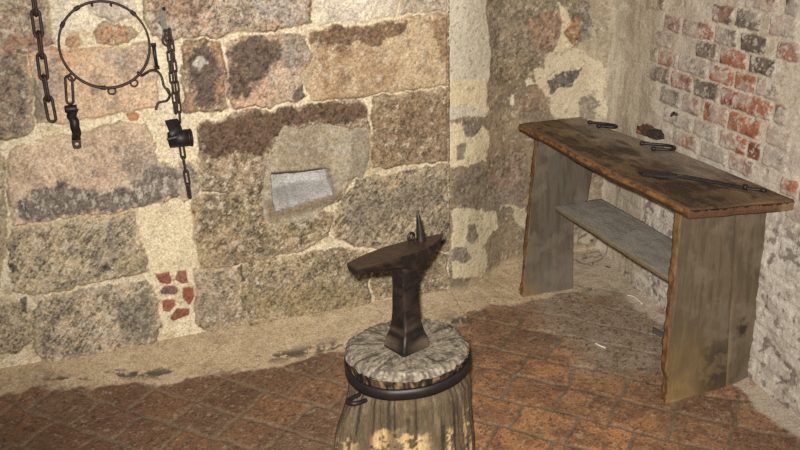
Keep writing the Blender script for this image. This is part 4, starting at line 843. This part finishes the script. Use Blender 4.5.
# 2 the big hoop
HC = np.array([-1.166, 1.172]); HR = .1375
def make_hoop():
    root = empty('iron_hoop', tuple(on_left(HC[0], HC[1]+HR, .0)), 'large thin rusty iron hoop with small eyes hanging on the stone wall between the chains', 'hoop')
    th = np.linspace(0, 2*math.pi, 120, endpoint=False)
    pts = [on_left(HC[0]+HR*math.cos(t), HC[1]+HR*math.sin(t), .030) for t in th]
    P = np.array(pts); V, F = [], []
    n = len(P)                                                    # flat strip bent to a ring: broad way out from the wall
    for i in range(n):
        rad = D_L*math.cos(th[i])+Zv(math.sin(th[i]))
        for a, b in ((.0034, .0075), (-.0034, .0075), (-.0034, -.0075), (.0034, -.0075)): V.append(P[i]+rad*a+N_L*b)
    for i in range(n):
        j = (i+1) % n
        for k in range(4): F.append((i*4+k, i*4+(k+1) % 4, j*4+(k+1) % 4, j*4+k))
    build('strip', V, F, M_iron, root)
    for k, (u, z) in enumerate(HOOP_LUGS):
        an = math.atan2(z-HC[1], u-HC[0]); rad = D_L*math.cos(an)+Zv(math.sin(an)); tan = -D_L*math.sin(an)+Zv(math.cos(an))
        c = on_left(HC[0], HC[1], .030)+rad*HR
        if k in (0, 1, 2, 3):
            v, f = tube([c-tan*.010, c-tan*.006, c+tan*.006, c+tan*.010], [.005, .0072, .0072, .005], seg=8); build('lug', v, f, M_iron, root)
        else:
            q = c+rad*.011; pts = [q+rad*.0105*math.cos(t)+tan*.0115*math.sin(t) for t in np.linspace(0, 2*math.pi, 20, endpoint=False)]
            v, f = tube(pts, .0032, True, 8, normal=N_L); build('eye', v, f, M_iron, root)
    for sgn, t0 in ((1, 1.72), (-1, 1.30)):                       # nails the hoop rests on, above the frame
        a = HC+HR*.985*np.array([math.cos(t0), math.sin(t0)])-np.array([0, .007])
        v, f = tube([on_left(a[0], a[1], -.015), on_left(a[0], a[1], .040), on_left(a[0], a[1]+.004, .044)], .0042, seg=8); build('nail', v, f, M_iron, root)
make_hoop()
# 3 the small shackle hung from the hoop by one link
def small_shackle():
    p = SMALL_SHACKLE
    root = empty('leg_shackle', tuple(on_left(p[0][0], p[0][1], .030)), 'small black strap shackle dangling from the hoop by one long link', 'shackle')
    v, f = link_mesh(on_left(p[1][0], p[1][1]+.002, .030), D_L*(p[2][0]-p[0][0])+Zv(p[2][1]-p[0][1]), D_L*.95+N_L*.3, .100, .030, .0042); build('link', v, f, M_iron, root)
    c = on_left(p[3][0]-.002, p[3][1], .032)
    v, f = tube([c-D_L*.021, c-D_L*.017, c+D_L*.014, c+D_L*.017], [.010, .0125, .0125, .011], seg=14); build('hinge', v, f, M_black, root)
    path = [(p[3][0]+.004, p[3][1]-.004, .030), (p[4][0]-.006, p[4][1]+.010, .046), (p[4][0], p[4][1]-.004, .056), (p[5][0]-.002, p[5][1]+.008, .058), (p[5][0], p[5][1]-.012, .050), (p[6][0], p[6][1]+.003, .034), (p[6][0]+.001, p[6][1]-.008, .026)]
    s = spline([on_left(*q) for q in path], 8); w = np.linspace(.0155, .0135, len(s)); V, F = [], []
    P, T = path_frames(s, False)
    for i in range(len(s)):
        nn = np.cross(T[i], D_L); nn /= np.linalg.norm(nn)
        for a, b in ((1, 1), (-1, 1), (-1, -1), (1, -1)): V.append(P[i]+D_L*a*w[i]+nn*b*.0022)
    for i in range(len(s)-1):
        for k in range(4): F.append((i*4+k, i*4+(k+1) % 4, i*4+4+(k+1) % 4, i*4+4+k))
    F += [(0, 1, 2, 3), tuple(len(V)-4+k for k in (3, 2, 1, 0))]
    build('strap', V, F, M_black, root)
    t = p[8]; out = []; inn = []; m = 32                           # flat tab with a round hole
    for k in range(m):
        an = 2*math.pi*k/m; ca, sa = math.cos(an), math.sin(an); q = max(abs(ca), abs(sa))**.55
        out.append((t[0]+.0145*ca/q, t[1]+.0205*sa/q)); inn.append((t[0]+.0005+.0058*ca, t[1]-.004+.0058*sa))
    V = [on_left(a, b, .028) for a, b in out]+[on_left(a, b, .028) for a, b in inn]+[on_left(a, b, .024) for a, b in out]+[on_left(a, b, .024) for a, b in inn]; F = []
    for k in range(m):
        j = (k+1) % m; F += [(k, j, m+j, m+k), (2*m+j, 2*m+k, 3*m+k, 3*m+j), (k, 2*m+k, 2*m+j, j), (m+j, 3*m+j, 3*m+k, m+k)]
    build('tab', V, F, M_iron, root, smooth=False)
small_shackle()
# 4 curled wire hook with its straight bar, hooked on the right of the hoop
def curly():
    root = empty('iron_hook', tuple(on_left(CURLY[0][0], CURLY[0][1], .02)), 'curly thin iron hook with a straight bar, at the lower right of the hoop', 'hook')
    v, f = tube(spline([on_left(u, z, .030+(.020 if i < 2 else 0)+.006*math.sin(i)) for i, (u, z) in enumerate(CURLY)], 7), .0044, seg=8); build('wire', v, f, M_iron, root)
    c = CURLY[8]; v, f = tube([on_left(c[0]-.003, c[1]+.010, .034), on_left(c[0]-.001, c[1]+.006, .034), on_left(c[0]+.002, c[1]-.006, .034), on_left(c[0]+.003, c[1]-.010, .034)], [.003, .006, .006, .003], seg=8); build('knot', v, f, M_iron, root)
    b = CURLY_BAR; v, f = tube([on_left(q[0], q[1], .030) for q in b], [.0065, .0058, .0058], seg=8)
    build('bar', v, f, M_black, root)
    for q in (b[0], b[2]):
        v, f = tube([on_left(q[0]-.008, q[1], .030), on_left(q[0]+.008, q[1], .030)], .0062, seg=10); build('bar_end', v, f, M_black, root)
    v, f = tube([on_left(b[1][0], b[1][1], -.012), on_left(b[1][0], b[1][1], .030)], .0035, seg=8); build('pin', v, f, M_iron, root)
curly()
# 5 hasp plate and the doubled chain
def hasp_chain():
    h = HASP
    root = empty('wall_chain', tuple(on_left(h[0][0], h[0][1], .01)), 'doubled chain of small links hanging from a nailed grey iron plate, above the open cuff', 'chain')
    w = [.0105, .0095, .0085, .0115]; V, F = [], []
    s = spline([(a, b, 0) for a, b in h], 8); ww = np.interp(np.linspace(0, 3, len(s)), range(4), w)
    for (a, b, _), q in zip(s, ww):
        for du, o in ((-1, .022), (1, .022), (1, .012), (-1, .012)): V.append(on_left(a+du*q, b, o))
    for i in range(len(s)-1):
        for k in range(4): F.append((i*4+k, i*4+4+k, i*4+4+(k+1) % 4, i*4+(k+1) % 4))
    F += [(3, 2, 1, 0), tuple(len(V)-4+k for k in range(4))]
    build('plate', V, F, M_grey_iron, root, smooth=False)
    for q in (h[0], h[2]):
        v, f = tube([on_left(q[0], q[1]-.004, -.01), on_left(q[0], q[1]-.004, .024), on_left(q[0], q[1]-.004, .030)], [.004, .006, .0045], seg=10); build('nail', v, f, M_black, root)
    c = on_left(h[3][0]+.002, h[3][1]+.004, .027); v, f = tube([c+D_L*.015*math.cos(t)+Zv(.017*math.sin(t)) for t in np.linspace(0, 2*math.pi, 20, endpoint=False)], .0038, True, 8, normal=N_L); build('ring', v, f, M_iron, root)
    chain(root, resample(CHAIN_A, .0345), .0455, .0180, .0036, M_iron, .030, 0, .3)
    chain(root, resample(CHAIN_B, .0345), .0455, .0180, .0036, M_iron, .043, 1, .3)
hasp_chain()
# 6 the open cuff under it
def cuff():
    c0 = CUFF
    root = empty('iron_cuff', tuple(on_left(c0[1][0], c0[1][1], .03)), 'open black iron cuff of bent plate at the lower end of the doubled chain', 'shackle')
    ctr = on_left(c0[1][0]-.001, c0[1][1]+.002, .044); ax = D_L*.97+Zv(.06)+N_L*.24; ax /= np.linalg.norm(ax)
    e1 = np.cross(ax, Zv(1)); e1 /= np.linalg.norm(e1); 
    if e1@N_L < 0: e1 = -e1
    e2 = np.cross(e1, ax); e2 = e2 if e2[2] > 0 else -e2
    th = np.linspace(math.radians(-235), math.radians(70), 40); R = .030; V, F = [], []
    for t in th:
        for r_, w in ((R, -.036), (R, .036), (R-.004, .036), (R-.004, -.036)): V.append(ctr+e1*r_*math.cos(t)+e2*r_*math.sin(t)+ax*w)
    for i in range(len(th)-1):
        for k in range(4): F.append((i*4+k, i*4+(k+1) % 4, i*4+4+(k+1) % 4, i*4+4+k))
    F += [(3, 2, 1, 0), tuple(len(V)-4+k for k in range(4))]
    build('shell', V, F, M_black, root)
    m_ = np.mean(CUFF_FLAP, 0)
    ring = lambda o, k: np.array([on_left(m_[0]+(a-m_[0])*k, m_[1]+(b-m_[1])*k, o+.9*(m_[1]-b)+.25*(m_[0]-a)) for a, b in CUFF_FLAP])
    v, f = loft([ring(.040, .94), ring(.041, 1.0), ring(.045, 1.0), ring(.047, .92)]); build('flap', v, f, M_black, root)
    a = ctr+ax*.037+e1*.006; v, f = tube([a+e1*.024*math.cos(t)+e2*.027*math.sin(t) for t in np.linspace(0, 2*math.pi, 28, endpoint=False)], .0042, True, 8, normal=ax); build('rim', v, f, M_black, root)
    a = on_left(c0[0][0]+.012, c0[0][1]-.030, .066); v, f = tube([a-D_L*.034-Zv(.003), a+D_L*.030+Zv(.006)], .0035, seg=8); build('hinge_pin', v, f, M_grey_iron, root)
cuff()
s = CHAIN_SHORT
r3 = empty('short_chain', tuple(on_left(s[0][0], s[0][1]+.02, .03)), 'short end of four chain links dangling below the open iron cuff', 'chain')
chain(r3, resample([s[0], s[1], s[2], s[3]], .0490), .0630, .0215, .0040, M_iron, .032, 0, .25)

# ------------------------------------------------------------------ scraps on the floor
def fh(x, y): return float(floor_height(np.array([x]), np.array([y]))[0][0])
def scrap(name, p, label, cat, r, col, seg=6):
    P = [np.array([x, y, fh(x, y)+.006+h]) for x, y, h in p]
    m = tint_mat(name+'_surface', base=col, amt=.15, bump=.1)
    v, f = tube(spline(P, 5), r, seg=seg); tag(build(name, v, f, m, None, origin=tuple(P[0])), label, cat)
scrap('straw', [(.945, 3.115, .002), (.965, 3.09, .006), (.985, 3.03, .003)], 'thin white straw lying on the dirt under the table shelf', 'straw', .0025, (226, 220, 208))
scrap('wood_chip', [(.728, 2.745, .001), (.740, 2.722, .003), (.758, 2.708, .001)], 'tiny white splinter on the tiles between the two table legs', 'splinter', .003, (226, 218, 200))
def shard():
    x, y = .985, 2.775; z = fh(x, y)
    def fn(a, b, c): 
        q = np.stack([x-.022+.052*a+.010*b, y+.045-.075*a+.022*b*(1-.6*a), z+.004+.004*c+.010*b], -1); return q
    V, F, A = block(fn, 8, 4, 1); m = tint_mat('slate_surface', base=(84, 78, 74), amt=.2, bump=.3)
    tag(build('slate_shard', V, F, m, None, origin=(x, y, z)), 'small dark flat shard on the floor just behind the near table leg', 'shard')
shard()
